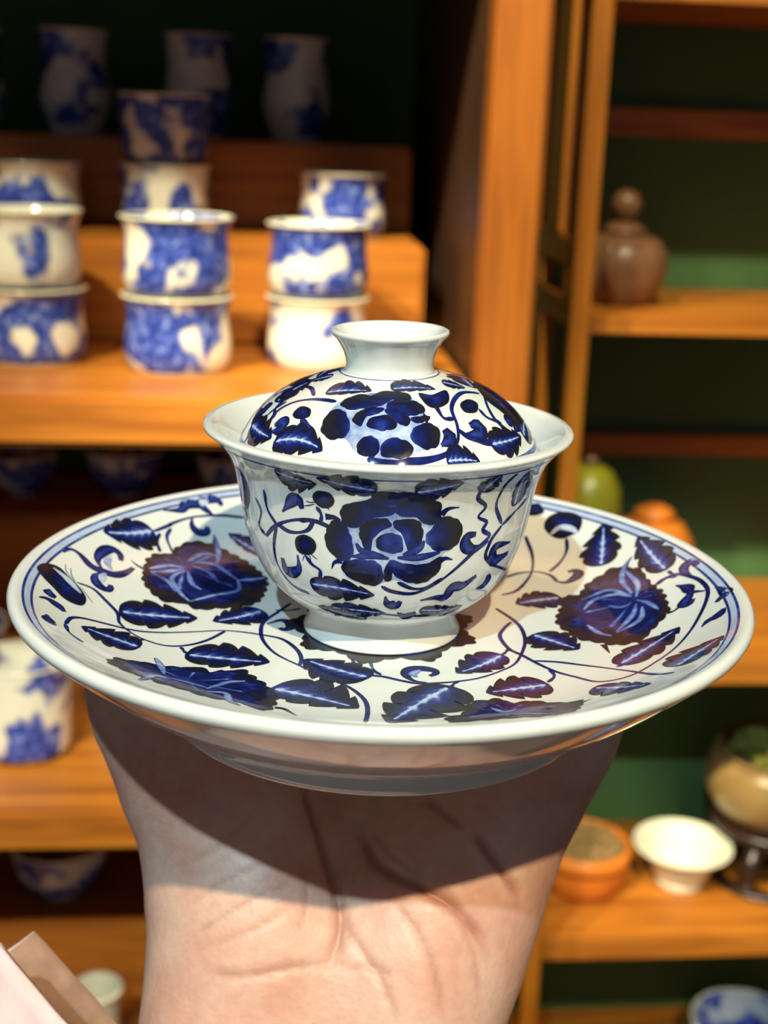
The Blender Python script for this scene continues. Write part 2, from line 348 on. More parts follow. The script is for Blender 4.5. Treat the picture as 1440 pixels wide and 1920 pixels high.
MOTIFS = {
 'plate': [
  ('leaf',[(-68.7,47.4),(-81.0,35.4),(-76.1,47.1),(-71.5,35.1)]),
  ('leaf',[(-68.7,-5.0),(-48.6,-0.1),(-65.3,9.6),(-58.7,-11.1)]),
  ('leaf',[(-32.0,8.1),(-44.3,-1.8),(-38.9,10.4),(-35.8,-3.1)]),
  ('leaf',[(-48.0,-26.2),(-26.8,-27.8),(-38.0,-17.6),(-38.6,-32.8)]),
  ('leaf',[(-59.0,-26.6),(-73.9,-24.4),(-68.7,-17.3),(-62.1,-37.9)]),
  ('leaf',[(-25.2,-43.9),(-4.2,-54.0),(-14.4,-35.8),(-13.9,-55.4)]),
  ('leaf',[(-1.9,-34.9),(-18.6,-24.8),(-8.7,-24.1),(-10.7,-38.9)]),
  ('leaf',[(17.4,-38.2),(2.5,-64.2),(6.8,-42.2),(15.6,-61.4)]),
  ('leaf',[(31.4,-17.4),(19.2,-30.4),(23.9,-16.3),(27.0,-28.8)]),
  ('leaf',[(41.0,-36.9),(25.6,-42.2),(32.5,-27.8),(36.1,-48.2)]),
  ('leaf',[(64.3,39.6),(67.4,59.1),(59.6,48.0),(70.8,49.3)]),
  ('leaf',[(80.4,25.4),(75.8,47.1),(74.4,33.5),(83.8,32.2)]),
  ('leaf',[(40.2,-2.9),(51.3,-13.5),(47.9,2.1),(42.9,-17.9)]),
  ('leaf',[(59.0,-27.5),(77.1,-10.5),(66.7,-13.4),(69.4,-25.2)]),
  ('leaf',[(50.6,-42.3),(62.5,-50.4),(58.1,-42.6),(49.6,-69.6)]),
  ('leaf',[(51.1,24.5),(37.8,19.9),(48.7,33.8),(40.7,13.0)]),
  ('leaf',[(-34.9,49.6),(-47.7,58.6),(-40.7,61.6),(-40.0,51.4)]),
  ('leaf',[(70.0,-40.6),(83.2,-30.3),(77.7,-26.0),(77.3,-40.4)]),
  ('flower',[(-67.6,25.9),(-67.9,32.2),(-65.7,37.2),(-62.2,39.1),(-61.3,43.5),(-57.8,49.1),(-52.8,51.0),(-48.6,49.9),(-44.3,47.7),(-40.0,44.4),(-36.3,39.4),(-32.9,31.9),(-32.8,22.0),(-33.9,14.4),(-38.2,9.8),(-43.6,8.1),(-49.6,6.0),(-53.8,9.5),(-57.8,8.4),(-61.9,11.1),(-66.7,18.7)],(-57.2,34.5)),
  ('stroke',[(-57.4,33.5),(-61.8,32.2),(-66.3,27.1)],'petal',0.8),
  ('stroke',[(-57.3,32.7),(-61.3,28.7),(-65.7,25.5)],'petal',0.8),
  ('stroke',[(-65.7,25.5),(-60.2,22.5),(-57.0,16.6)],'petal',0.8),
  ('stroke',[(-56.8,31.9),(-59.6,25.1),(-56.0,16.6),(-52.4,11.3)],'petal',0.8),
  ('stroke',[(-56.0,31.5),(-53.7,24.2),(-50.6,20.8)],'petal',0.8),
  ('stroke',[(-55.7,37.7),(-49.2,39.2),(-41.6,31.0)],'petal',0.8),
  ('stroke',[(-57.2,37.0),(-53.5,44.1),(-48.8,45.1)],'petal',0.8),
  ('stroke',[(-48.8,39.0),(-49.0,46.1),(-51.2,55.1)],'petal',0.8),
  ('stroke',[(-52.4,11.3),(-46.8,17.5),(-40.6,22.6),(-41.5,31.1)],'petal',0.8),
  ('stroke',[(-41.2,30.5),(-37.5,32.0),(-33.8,34.0)],'petal',0.8),
  ('stroke',[(-55.4,35.8),(-50.4,33.7),(-46.6,27.6)],'petal',0.8),
  ('stroke',[(-66.4,25.8),(-69.6,26.7),(-71.8,28.3)],'tip',0.3),
  ('stroke',[(-50.7,51.6),(-51.2,54.2),(-51.7,56.4)],'tip',0.3),
  ('flower',[(52.3,25.1),(56.1,25.3),(59.1,31.2),(63.3,34.4),(67.0,36.9),(70.2,35.6),(74.2,31.5),(75.1,25.8),(76.1,20.4),(77.7,14.4),(77.5,7.3),(77.1,2.4),(74.1,-2.7),(70.4,-8.0),(68.3,-11.7),(64.2,-13.3),(60.3,-12.5),(56.3,-9.3),(52.6,-6.8),(50.0,-1.7),(47.6,6.1),(49.8,16.5)],(69.9,15.5)),
  ('stroke',[(72.7,38.4),(70.2,35.0),(68.7,27.9),(70.1,19.6)],'petal',0.8),
  ('stroke',[(70.3,33.3),(72.3,24.2),(70.8,16.7)],'petal',0.8),
  ('stroke',[(56.3,21.2),(64.3,24.7),(69.7,17.9)],'petal',0.8),
  ('stroke',[(56.2,14.5),(60.0,20.4),(66.0,21.1),(69.5,17.5)],'petal',0.8),
  ('stroke',[(70.5,14.7),(73.0,11.2),(74.7,5.2)],'petal',0.8),
  ('stroke',[(70.1,12.5),(67.9,5.5),(62.4,-3.4)],'petal',0.8),
  ('stroke',[(71.3,9.7),(69.3,1.7),(62.3,-4.2)],'petal',0.8),
  ('stroke',[(55.6,3.5),(57.9,-3.0),(60.8,-5.9)],'petal',0.8),
  ('stroke',[(69.1,13.7),(66.1,12.3),(63.0,14.8)],'petal',0.8),
  ('stroke',[(70.6,35.6),(72.1,38.1),(73.2,39.4)],'tip',0.3),
  ('stroke',[(57.8,-11.1),(58.1,-14.2),(58.4,-17.9)],'tip',0.3),
  ('stroke',[(76.2,1.2),(77.8,1.0),(79.4,1.9)],'tip',0.3),
  ('flower',[(-63.1,-46.1),(-62.0,-39.5),(-59.5,-39.2),(-57.4,-37.4),(-54.2,-36.9),(-51.3,-37.1),(-48.1,-35.4),(-45.2,-34.9),(-43.2,-33.5),(-40.2,-36.2),(-38.0,-34.5),(-35.4,-34.3),(-32.9,-32.9),(-30.7,-35.9),(-25.8,-42.8),(-23.2,-48.9),(-23.0,-54.2),(-24.0,-60.5),(-26.6,-60.8),(-30.2,-57.2),(-34.0,-56.6),(-39.0,-56.3),(-44.7,-53.5),(-49.6,-52.7),(-53.0,-50.9),(-57.3,-50.2),(-60.4,-48.5)],(-44.7,-44.9)),
  ('stroke',[(-54.1,-32.2),(-51.9,-37.9),(-50.2,-43.5)],'petal',0.8),
  ('stroke',[(-48.4,-45.5),(-44.4,-46.4),(-39.6,-48.3)],'petal',0.8),
  ('stroke',[(-54.0,-55.2),(-51.9,-46.5),(-49.1,-46.6)],'petal',0.8),
  ('stroke',[(-39.5,-49.0),(-35.7,-42.7),(-31.5,-40.5)],'petal',0.8),
  ('stroke',[(-39.2,-51.5),(-35.0,-50.6),(-33.3,-56.5),(-30.6,-59.4)],'petal',0.8),
  ('stroke',[(-51.7,-38.8),(-53.3,-35.1),(-54.6,-32.2)],'tip',0.3),
  ('stroke',[(-23.0,-57.6),(-20.9,-57.9),(-17.7,-62.7)],'tip',0.3),
  ('flower',[(15.4,-62.4),(16.0,-58.1),(18.6,-59.1),(19.8,-54.0),(21.6,-48.5),(24.8,-46.9),(28.5,-46.0),(31.1,-49.0),(35.4,-48.1),(39.8,-50.5),(44.0,-52.5),(46.8,-52.2),(43.7,-62.8),(39.6,-63.9),(35.3,-63.6),(31.0,-62.4),(26.6,-62.7),(22.2,-63.0),(18.0,-63.9)],(29.7,-55.0)),
  ('stroke',[(30.4,-60.0),(33.7,-59.2),(39.6,-63.9)],'petal',0.8),
  ('stroke',[(26.0,-52.4),(28.7,-56.0),(31.8,-54.3)],'petal',0.8),
  ('stroke',[(45.0,-54.8),(47.6,-53.0),(48.8,-52.4)],'tip',0.3),
  ('bud',[(-90.4,-2.4),(-90.2,1.8),(-88.6,4.8),(-86.3,5.7),(-83.4,3.5),(-80.3,0.9),(-77.4,-3.7),(-76.7,-8.7),(-78.0,-11.1),(-81.5,-10.9),(-84.9,-7.8),(-88.1,-5.2)],None),
  ('stroke',[(-87.6,3.6),(-83.7,1.8),(-79.0,-2.8)],'pale',0.95),
  ('stroke',[(-81.2,2.3),(-84.5,5.5),(-85.8,9.4)],'hair',0.35),
  ('stroke',[(-81.5,2.5),(-83.3,5.5),(-84.2,8.8)],'hair',0.35),
  ('stroke',[(-80.0,1.2),(-77.8,-1.7),(-75.3,-5.4)],'hair',0.35),
  ('bud',[(50.1,66.8),(51.6,69.7),(54.9,70.3),(58.4,68.6),(61.0,65.7),(61.4,62.8),(59.9,59.4),(57.5,58.8),(55.0,58.5),(52.7,60.1),(50.7,63.5)],None),
  ('stroke',[(51.7,61.9),(54.7,63.8),(57.9,61.8),(59.7,58.7)],'pale',0.97),
  ('bud',[(45.4,76.8),(47.5,76.7),(49.5,75.8),(50.6,72.3),(48.4,71.7),(45.6,72.9)],None),
  ('stroke',[(-87.7,14.7),(-86.5,18.4),(-84.0,18.6),(-80.4,15.8),(-77.5,15.8),(-74.0,16.7),(-71.8,20.1),(-70.3,24.6)],'curl',0.3),
  ('stroke',[(-76.8,15.8),(-79.6,20.6),(-79.2,26.1),(-77.4,29.5),(-75.0,28.8),(-74.1,25.7)],'curl',0.3),
  ('stroke',[(-77.3,15.0),(-78.3,11.2),(-76.8,7.4),(-74.3,6.0),(-73.4,8.2),(-73.9,9.9)],'curl',0.3),
  ('stroke',[(-67.6,58.0),(-65.0,59.6),(-62.4,61.6),(-61.6,64.3),(-59.1,66.2),(-56.6,66.6),(-53.5,64.9)],'curl',0.3),
  ('stroke',[(-54.7,64.6),(-57.4,66.3),(-56.9,69.1),(-54.3,71.1),(-51.7,71.2),(-51.6,69.7)],'curl',0.3),
  ('stroke',[(-59.0,60.3),(-58.4,56.9),(-56.2,54.7),(-54.0,56.4),(-54.0,59.0)],'curl',0.3),
  ('stroke',[(-29.9,-1.8),(-26.7,1.4),(-24.4,0.3),(-23.1,-2.6),(-25.0,-5.4),(-26.4,-4.1)],'curl',0.3),
  ('stroke',[(11.7,-36.8),(8.5,-35.8),(6.6,-32.4),(7.6,-29.0),(10.6,-28.1),(13.5,-29.1),(14.0,-31.0),(12.5,-32.6)],'curl',0.3),
  ('stroke',[(50.6,35.9),(53.4,34.2),(56.3,36.0),(57.7,38.4),(56.7,40.5),(54.8,40.4)],'curl',0.3),
  ('stroke',[(85.4,16.8),(84.4,21.2),(85.5,23.7),(87.4,22.6),(87.7,20.2)],'curl',0.3),
  ('stroke',[(86.6,4.9),(84.0,7.4),(82.6,6.0),(80.6,2.6),(81.9,1.6),(83.4,3.6)],'curl',0.3),
  ('stroke',[(81.1,15.4),(83.3,11.5),(83.5,6.9)],'curl',0.3),
  ('stroke',[(81.2,-16.5),(83.4,-14.3),(85.6,-13.9),(87.9,-11.0)],'curl',0.3),
  ('stroke',[(89.1,4.3),(90.4,-2.4),(88.5,-3.9),(87.3,-5.0)],'curl',0.3),
  ('stroke',[(-85.6,-19.0),(-84.3,-17.1),(-82.0,-17.2),(-79.2,-19.7)],'curl',0.3),
  ('stroke',[(-85.2,-9.9),(-84.6,-12.5),(-83.4,-14.5)],'curl',0.3),
  ('stroke',[(-81.3,-28.2),(-79.6,-32.6),(-77.9,-33.1)],'curl',0.3),
  ('stroke',[(-75.2,18.6),(-77.1,21.4),(-77.0,26.0)],'pale',0.9),
  ('stroke',[(-56.6,66.6),(-57.0,68.0),(-55.3,69.6)],'pale',0.9),
  ('stroke',[(9.5,-33.6),(8.3,-32.0),(10.2,-29.3)],'pale',0.9),
  ('stroke',[(-75.9,9.5),(-76.5,12.5),(-76.3,15.3)],'pale',0.9),
  ('stroke',[(-68.5,47.1),(-64.2,53.8),(-65.1,52.7),(-61.8,57.4),(-57.5,61.7),(-50.6,66.0),(-43.5,68.3)],'vine',0.42),
  ('stroke',[(-66.7,47.6),(-66.8,43.4),(-65.1,38.3)],'vine',0.42),
  ('stroke',[(-64.1,51.9),(-64.6,47.2),(-62.6,42.2),(-59.4,37.1)],'vine',0.42),
  ('stroke',[(-81.2,2.8),(-77.1,3.4),(-72.7,-1.0),(-68.6,-6.6),(-66.9,-12.6),(-63.3,-17.1),(-59.1,-20.2),(-53.7,-21.8),(-48.6,-19.8),(-44.0,-15.1),(-40.3,-8.2)],'vine',0.42),
  ('stroke',[(-76.9,-28.2),(-77.0,-21.5),(-74.4,-17.9),(-69.4,-16.2),(-64.1,-15.5),(-59.0,-14.2),(-50.2,-10.7),(-42.0,-8.0),(-36.8,-8.0),(-30.6,-9.6),(-25.1,-12.0),(-21.0,-18.3),(-19.3,-24.3),(-19.4,-29.1)],'vine',0.42),
  ('stroke',[(-24.9,14.7),(-28.1,6.9),(-31.0,-0.5),(-30.9,-8.6),(-29.1,-15.6),(-25.5,-22.5),(-19.3,-29.1),(-14.8,-33.7),(-9.4,-38.3),(-5.4,-43.2),(-2.8,-49.2),(-2.1,-56.1),(-2.5,-64.6)],'vine',0.42),
  ('stroke',[(-28.7,8.9),(-25.2,9.0),(-21.9,10.8)],'vine',0.42),
  ('stroke',[(-49.8,-21.3),(-48.9,-23.3),(-47.8,-25.4)],'vine',0.42),
  ('stroke',[(-6.7,-22.2),(-5.6,-28.4),(-2.5,-32.9),(1.4,-34.0),(4.6,-35.6),(4.6,-35.6),(9.4,-37.4),(14.2,-36.8),(19.4,-35.3),(24.7,-32.8),(30.0,-28.2),(34.1,-23.0),(36.9,-13.9),(38.1,-5.9),(37.7,1.9),(36.0,7.8),(32.0,16.2)],'vine',0.42),
  ('stroke',[(-2.4,-23.1),(-1.2,-30.0),(0.7,-33.0)],'vine',0.42),
  ('stroke',[(35.4,6.0),(33.0,0.6),(31.6,-5.2),(33.3,-13.3),(36.3,-17.5),(40.6,-24.2),(44.0,-28.7),(47.9,-32.6),(52.1,-37.5),(56.6,-38.5),(61.6,-36.5),(67.5,-30.8),(73.2,-24.5),(78.3,-16.5),(82.4,-8.5),(85.8,-0.7),(87.3,5.1),(86.9,11.3),(85.2,16.4),(82.3,21.1),(78.4,21.5),(76.3,19.6)],'vine',0.42),
  ('stroke',[(33.3,-13.3),(32.5,-15.2),(31.4,-17.4)],'vine',0.42),
  ('stroke',[(42.2,-26.8),(42.9,-31.3),(40.9,-35.5)],'vine',0.42),
  ('stroke',[(39.0,-21.0),(44.3,-21.7),(49.2,-23.7),(55.1,-27.5),(60.7,-33.5),(65.3,-41.8),(68.5,-46.0)],'vine',0.42),
  ('stroke',[(19.4,-35.3),(18.3,-36.8),(17.3,-39.1)],'vine',0.42),
  ('stroke',[(34.3,26.8),(38.5,29.8),(42.0,36.5),(44.7,44.3),(45.5,53.8),(44.2,64.0)],'vine',0.42),
  ('stroke',[(36.5,40.7),(40.7,43.2),(45.7,43.2),(49.4,40.4),(51.2,35.7)],'vine',0.42),
  ('stroke',[(56.2,58.2),(55.7,52.4),(53.2,46.8),(49.6,42.2)],'vine',0.42),
  ('stroke',[(80.7,24.7),(81.3,22.5),(82.4,20.5)],'vine',0.42),
  ('stroke',[(76.2,1.2),(77.8,1.0),(79.7,2.3)],'vine',0.42),
  ('stroke',[(76.5,19.8),(79.8,21.2),(82.3,19.8)],'vine',0.42),
  ('stroke',[(-62.9,-22.4),(-61.1,-21.3),(-59.0,-20.6)],'vine',0.42),
  ('stroke',[(58.3,-28.1),(59.7,-28.1),(61.2,-26.8)],'vine',0.42),
  ('stroke',[(-76.9,-28.2),(-74.7,-33.5),(-70.6,-36.9)],'vine',0.42),
 ],
 'bowl': [
  ('base',[(-14.1,36.3),(-12.6,39.4),(-9.9,40.3),(-9.8,43.3),(-7.5,45.3),(-3.1,47.5),(-0.5,49.3),(3.9,49.3),(8.8,47.3),(12.3,45.0),(12.8,41.3),(15.7,41.3),(18.6,39.0),(18.5,35.9),(16.9,32.8),(14.6,31.8),(14.5,28.4),(12.9,25.6),(9.3,23.7),(5.7,24.0),(2.9,25.0),(0.2,24.2),(-2.6,22.9),(-6.7,23.7),(-10.2,25.6),(-10.4,29.0),(-13.0,30.9),(-14.4,33.5)],(1.7,35.0)),
  ('petal',[(-3.1,47.3),(-1.1,49.1),(1.7,48.9),(4.0,48.9),(3.3,46.4),(1.3,44.8),(-1.6,45.5)],None),
  ('petal',[(-9.8,43.3),(-8.1,44.8),(-5.5,45.5),(-2.7,46.9),(-0.4,45.5),(1.5,44.4),(1.2,42.4),(-2.7,41.5),(-4.6,40.3),(-6.8,38.6),(-9.4,39.4),(-10.0,41.3)],None),
  ('petal',[(2.1,44.8),(2.9,47.8),(5.7,48.7),(8.8,47.1),(11.8,45.5),(12.5,42.4),(11.9,40.3),(9.3,40.1),(7.0,41.8),(3.2,42.4)],None),
  ('petal',[(9.9,36.3),(11.4,39.0),(13.0,41.3),(15.4,41.1),(18.1,39.4),(18.7,36.1),(17.5,33.8),(14.8,32.8),(11.9,33.5)],None),
  ('petal',[(-14.1,36.3),(-12.6,39.2),(-10.3,39.4),(-8.7,37.4),(-7.8,34.3),(-8.0,30.9),(-10.3,29.5),(-12.6,30.9),(-14.3,33.5)],None),
  ('petal',[(-5.9,37.7),(-4.6,40.1),(-2.2,41.1),(0.2,41.1),(1.2,39.4),(-0.8,38.1),(-2.7,36.1),(-3.3,33.0),(-4.9,34.0)],None),
  ('petal',[(2.0,39.4),(2.7,40.9),(5.5,41.1),(7.5,40.7),(8.7,38.1),(8.5,35.0),(5.8,33.3),(4.6,36.3),(3.5,37.9)],None),
  ('petal',[(-1.9,34.7),(-0.8,37.0),(1.7,37.4),(3.4,36.8),(4.3,35.0),(3.9,33.0),(1.8,32.5),(-0.6,33.0)],None),
  ('petal',[(-10.2,28.4),(-7.9,29.8),(-3.2,30.1),(-1.2,29.0),(-0.3,26.1),(-1.8,23.4),(-5.3,23.7),(-8.1,24.8),(-9.8,26.1)],None),
  ('petal',[(2.1,30.4),(5.3,29.5),(10.4,29.3),(13.6,30.9),(14.2,28.4),(12.9,25.9),(10.3,24.2),(6.4,24.5),(3.2,26.4)],None),
  ('petal',[(0.1,26.7),(0.7,29.3),(1.7,30.4),(2.2,28.7),(1.9,25.0),(0.5,24.8)],None),
  ('stroke',[(-7.9,30.9),(-2.7,31.5),(1.2,30.9)],'petal',0.5),
  ('stroke',[(3.2,31.2),(8.5,31.2),(13.8,32.3)],'petal',0.5),
  ('stroke',[(-6.8,34.5),(-5.2,32.5),(0.0,31.5)],'petal',0.5),
  ('stroke',[(9.4,35.6),(8.3,33.5),(4.5,32.0)],'petal',0.5),
  ('stroke',[(-14.2,40.5),(-11.5,40.5),(-9.4,38.8)],'tip',0.3),
  ('stroke',[(12.9,42.2),(14.3,43.7),(17.1,43.9)],'tip',0.3),
  ('stroke',[(13.9,29.8),(15.5,30.4),(17.6,29.8)],'tip',0.3),
  ('stroke',[(-9.8,29.5),(-12.4,28.7),(-13.4,26.7)],'tip',0.3),
  ('stroke',[(11.6,33.3),(13.6,33.5),(15.5,32.8)],'tip',0.3),
  ('leaf',[(-1.9,49.3),(-14.6,52.0),(-7.2,54.6),(-7.4,47.8)]),
  ('leaf',[(6.0,48.9),(16.1,51.8),(10.0,54.4),(11.4,47.3)]),
  ('leaf',[(-21.1,20.7),(-2.2,19.9),(-12.9,23.4),(-11.9,16.1)]),
  ('leaf',[(-16.7,13.0),(1.0,13.0),(-8.0,14.1),(-9.0,9.5)]),
  ('leaf',[(19.5,11.2),(28.2,12.5),(22.4,13.3),(26.4,9.5)]),
  ('leaf',[(-24.9,51.8),(-15.0,49.6),(-18.4,52.2),(-24.8,43.5)]),
  ('leaf',[(35.6,40.9),(34.2,52.2),(32.7,48.7),(40.7,42.0)]),
  ('leaf',[(22.1,47.5),(24.4,53.5),(21.0,52.7),(26.1,48.4)]),
  ('leaf',[(-5.0,9.5),(-22.1,12.0),(-13.3,13.5),(-13.1,8.6)]),
  ('leaf',[(11.5,14.1),(25.0,12.7),(17.6,15.0),(18.6,11.0)]),
  ('leaf',[(-41.0,45.9),(-64.7,22.6),(-46.5,37.0),(-40.8,37.2)]),
  ('leaf',[(-56.8,15.8),(-45.5,12.7),(-48.0,16.4),(-37.5,18.8)]),
  ('bud',[(-16.6,46.2),(-15.0,47.5),(-12.5,47.3),(-11.5,45.3),(-12.6,43.3),(-15.0,42.8),(-16.7,44.4)],None),
  ('bud',[(-23.0,33.3),(-20.4,34.7),(-17.8,34.0),(-17.1,32.0),(-18.7,29.8),(-21.9,29.3),(-23.4,30.7)],None),
  ('stroke',[(-16.3,42.8),(-15.2,40.9),(-15.5,38.8)],'vine',0.4),
  ('stroke',[(-20.6,29.0),(-19.0,27.0),(-16.8,25.6),(-17.3,23.2)],'vine',0.4),
  ('stroke',[(22.0,49.6),(21.5,45.9),(24.6,43.0),(23.0,40.5),(26.1,38.6),(25.3,36.6),(28.4,34.7)],'vine',0.4),
  ('stroke',[(-21.6,38.1),(-17.8,38.8),(-13.7,38.1)],'vine',0.4),
  ('stroke',[(28.4,34.7),(23.1,30.7),(18.1,26.4),(13.2,22.6),(8.0,20.5),(2.4,21.3),(-0.5,22.9)],'vine',0.4),
  ('stroke',[(3.6,24.2),(8.1,22.1),(11.8,22.4),(15.8,24.8)],'vine',0.4),
  ('stroke',[(-34.6,30.9),(-29.2,35.2),(-22.5,38.1),(-17.0,38.8),(-12.8,37.7)],'vine',0.4),
  ('stroke',[(-29.2,35.2),(-31.7,28.7),(-31.9,22.4),(-28.6,17.9),(-22.7,16.7)],'vine',0.4),
  ('stroke',[(-29.1,35.6),(-24.5,34.5),(-19.5,35.9),(-17.3,39.0)],'vine',0.4),
  ('stroke',[(-32.0,43.9),(-32.2,38.8),(-29.2,35.2)],'vine',0.4),
  ('stroke',[(-36.9,40.5),(-35.3,37.2),(-37.3,33.0),(-34.6,31.2)],'vine',0.4),
  ('stroke',[(32.1,36.6),(37.1,39.2),(42.3,41.5)],'vine',0.4),
  ('stroke',[(32.1,36.6),(28.5,32.3),(31.1,26.4),(57.7,15.5)],'vine',0.4),
  ('stroke',[(31.9,37.0),(28.0,42.6),(28.4,48.0),(29.8,52.5)],'vine',0.4),
  ('stroke',[(-17.7,8.2),(-4.6,12.7),(5.9,11.7),(19.9,10.5)],'vine',0.4),
  ('stroke',[(-18.7,43.9),(-17.6,43.7),(-16.3,44.1)],'hair',0.35),
  ('stroke',[(-19.6,42.4),(-18.1,42.8),(-16.6,43.5)],'hair',0.35),
  ('stroke',[(-21.8,27.3),(-21.1,28.7),(-20.2,29.5)],'hair',0.35),
  ('stroke',[(-19.2,27.8),(-19.2,29.0),(-19.8,29.5)],'hair',0.35),
  ('stroke',[(-17.2,28.7),(-18.2,29.3),(-19.0,29.8)],'hair',0.35),
  ('stroke',[(-13.0,42.4),(-13.5,43.0),(-13.9,43.3)],'hair',0.35),
  ('stroke',[(27.9,33.3),(26.2,32.5),(23.0,31.8),(20.6,33.3),(20.9,35.6),(23.3,35.9)],'curl',0.3),
  ('stroke',[(10.8,17.9),(15.0,18.5),(18.5,18.2),(19.6,21.3),(23.0,21.3),(26.8,23.7)],'curl',0.3),
  ('stroke',[(0.7,19.6),(1.4,17.0),(4.0,16.4),(5.1,17.9)],'curl',0.3),
  ('stroke',[(29.4,18.8),(33.0,19.6),(32.0,22.9)],'curl',0.3),
  ('stroke',[(-23.1,28.7),(-23.7,24.5),(-28.5,22.4),(-29.0,26.4)],'curl',0.3),
  ('stroke',[(-26.5,39.4),(-21.5,44.1),(-20.2,41.5)],'curl',0.3),
  ('stroke',[(38.2,30.7),(31.1,30.9),(32.0,27.0),(38.7,27.5)],'curl',0.3),
  ('stroke',[(4.7,13.3),(7.7,11.2),(10.7,13.0)],'curl',0.3),
  ('stroke',[(51.0,23.4),(49.3,19.9),(53.4,17.0)],'curl',0.3),
 ],
 'lid': [
  ('base',[(-15.3,-26.7),(-13.6,-23.3),(-10.5,-20.6),(-2.7,-18.9),(4.5,-20.0),(8.1,-22.5),(8.4,-27.4),(12.0,-28.4),(12.0,-31.5),(8.5,-33.3),(6.0,-34.6),(2.9,-35.7),(-2.1,-35.6),(-7.2,-34.2),(-9.9,-31.4),(-13.8,-30.3)],(-1.8,-30.1)),
  ('petal',[(-4.0,-21.2),(-1.5,-18.5),(3.8,-18.7),(5.1,-21.2),(1.2,-21.8),(-1.3,-23.4)],None),
  ('petal',[(-10.8,-21.3),(-6.6,-19.4),(-1.4,-22.3),(-1.9,-24.1),(-7.8,-24.6),(-10.3,-23.4)],None),
  ('petal',[(-0.3,-24.1),(2.5,-21.4),(7.1,-22.3),(8.1,-25.0),(4.5,-26.8),(1.3,-25.8)],None),
  ('petal',[(-15.3,-26.7),(-13.5,-23.8),(-10.6,-24.7),(-9.1,-28.8),(-9.9,-30.8),(-13.1,-30.4),(-15.0,-28.7)],None),
  ('petal',[(-8.0,-26.9),(-5.2,-24.8),(-1.3,-25.1),(-2.2,-26.6),(-5.1,-27.4),(-6.2,-29.5),(-7.7,-28.3)],None),
  ('petal',[(-0.8,-25.6),(2.6,-25.2),(4.9,-27.6),(3.9,-29.5),(1.4,-28.2)],None),
  ('petal',[(-4.7,-28.7),(-2.5,-27.3),(1.2,-27.6),(1.9,-29.9),(-1.1,-30.8),(-4.0,-30.1)],None),
  ('petal',[(5.6,-30.7),(8.5,-28.1),(11.5,-28.5),(11.8,-31.3),(9.2,-33.0),(6.3,-32.7)],None),
  ('petal',[(-1.5,-34.7),(0.2,-32.5),(4.1,-32.7),(5.9,-33.7),(4.2,-35.2),(0.4,-35.5)],None),
  ('petal',[(-7.0,-33.8),(-5.3,-31.9),(-2.6,-32.6),(-2.2,-34.8),(-4.6,-35.2)],None),
  ('petal',[(5.2,-27.5),(7.8,-26.3),(9.7,-26.1),(7.2,-28.4)],None),
  ('leaf',[(-15.3,-15.5),(-4.1,-18.1),(-10.9,-11.4),(-10.3,-18.0)]),
  ('leaf',[(0.5,-17.2),(11.3,-14.4),(4.4,-11.8),(5.1,-17.3)]),
  ('leaf',[(-27.2,-22.9),(-15.0,-31.9),(-21.3,-23.6),(-22.0,-29.2)]),
  ('leaf',[(24.3,-25.0),(32.5,-13.4),(26.6,-17.4),(28.5,-22.6)]),
  ('leaf',[(13.7,-33.6),(21.7,-29.7),(18.2,-29.0),(17.3,-32.4)]),
  ('leaf',[(-27.8,-8.7),(-19.4,-4.5),(-25.6,-3.5),(-21.6,-10.7)]),
  ('leaf',[(12.9,-9.1),(18.8,-8.1),(15.8,-3.7),(15.9,-11.0)]),
  ('leaf',[(-13.9,-4.7),(-20.2,-3.6),(-16.7,-1.5),(-16.8,-6.5)]),
  ('bud',[(7.1,-18.0),(10.4,-17.6),(13.8,-13.6),(14.4,-18.8),(11.7,-22.5),(9.0,-22.4)],None),
  ('bud',[(-22.9,-19.3),(-21.1,-17.8),(-18.6,-20.4),(-18.7,-22.8),(-21.4,-21.8)],None),
  ('bud',[(17.1,-18.4),(19.2,-14.6),(21.5,-14.6),(21.1,-18.5),(18.3,-20.6)],None),
  ('bud',[(21.3,0.8),(25.8,6.9),(30.2,4.8),(33.4,-1.3),(36.0,6.9),(32.0,-10.2),(27.6,-11.2),(23.5,-9.5)],None),
  ('stroke',[(-20.8,-22.2),(-18.4,-25.9),(-18.4,-28.1)],'vine',0.42),
  ('stroke',[(-29.5,-18.6),(-27.9,-14.3),(-24.0,-14.1),(-18.5,-16.6),(-12.4,-20.7)],'vine',0.42),
  ('stroke',[(22.3,-7.9),(17.6,-12.5),(15.0,-20.7),(16.3,-25.9),(16.2,-29.4),(13.7,-32.5),(8.6,-34.9),(1.7,-36.1),(-4.6,-35.6)],'vine',0.42),
  ('stroke',[(11.0,-21.7),(13.0,-25.1),(15.6,-24.1)],'vine',0.42),
  ('stroke',[(16.2,-26.6),(18.9,-27.0),(22.2,-26.0),(25.0,-23.9)],'vine',0.42),
  ('stroke',[(21.7,-16.7),(23.8,-18.1),(27.4,-16.2)],'vine',0.42),
  ('stroke',[(-35.6,-11.1),(-32.2,-12.5),(-28.8,-11.9),(-24.9,-12.0)],'vine',0.42),
  ('stroke',[(-29.5,-18.6),(-31.6,-18.1),(-33.8,-15.3)],'vine',0.42),
  ('stroke',[(-5.1,-26.5),(-1.2,-26.5),(0.1,-28.0)],'vine',0.42),
  ('stroke',[(-28.1,-19.6),(-25.2,-21.4),(-25.9,-18.8),(-27.3,-18.7)],'curl',0.3),
  ('stroke',[(18.2,-26.8),(21.6,-24.6),(21.8,-22.3),(19.3,-24.0)],'curl',0.3),
  ('stroke',[(12.4,-31.6),(14.3,-29.8),(14.3,-28.6),(12.9,-29.2)],'curl',0.3),
  ('stroke',[(-33.5,-15.3),(-31.6,-17.3),(-30.6,-17.2)],'curl',0.3),
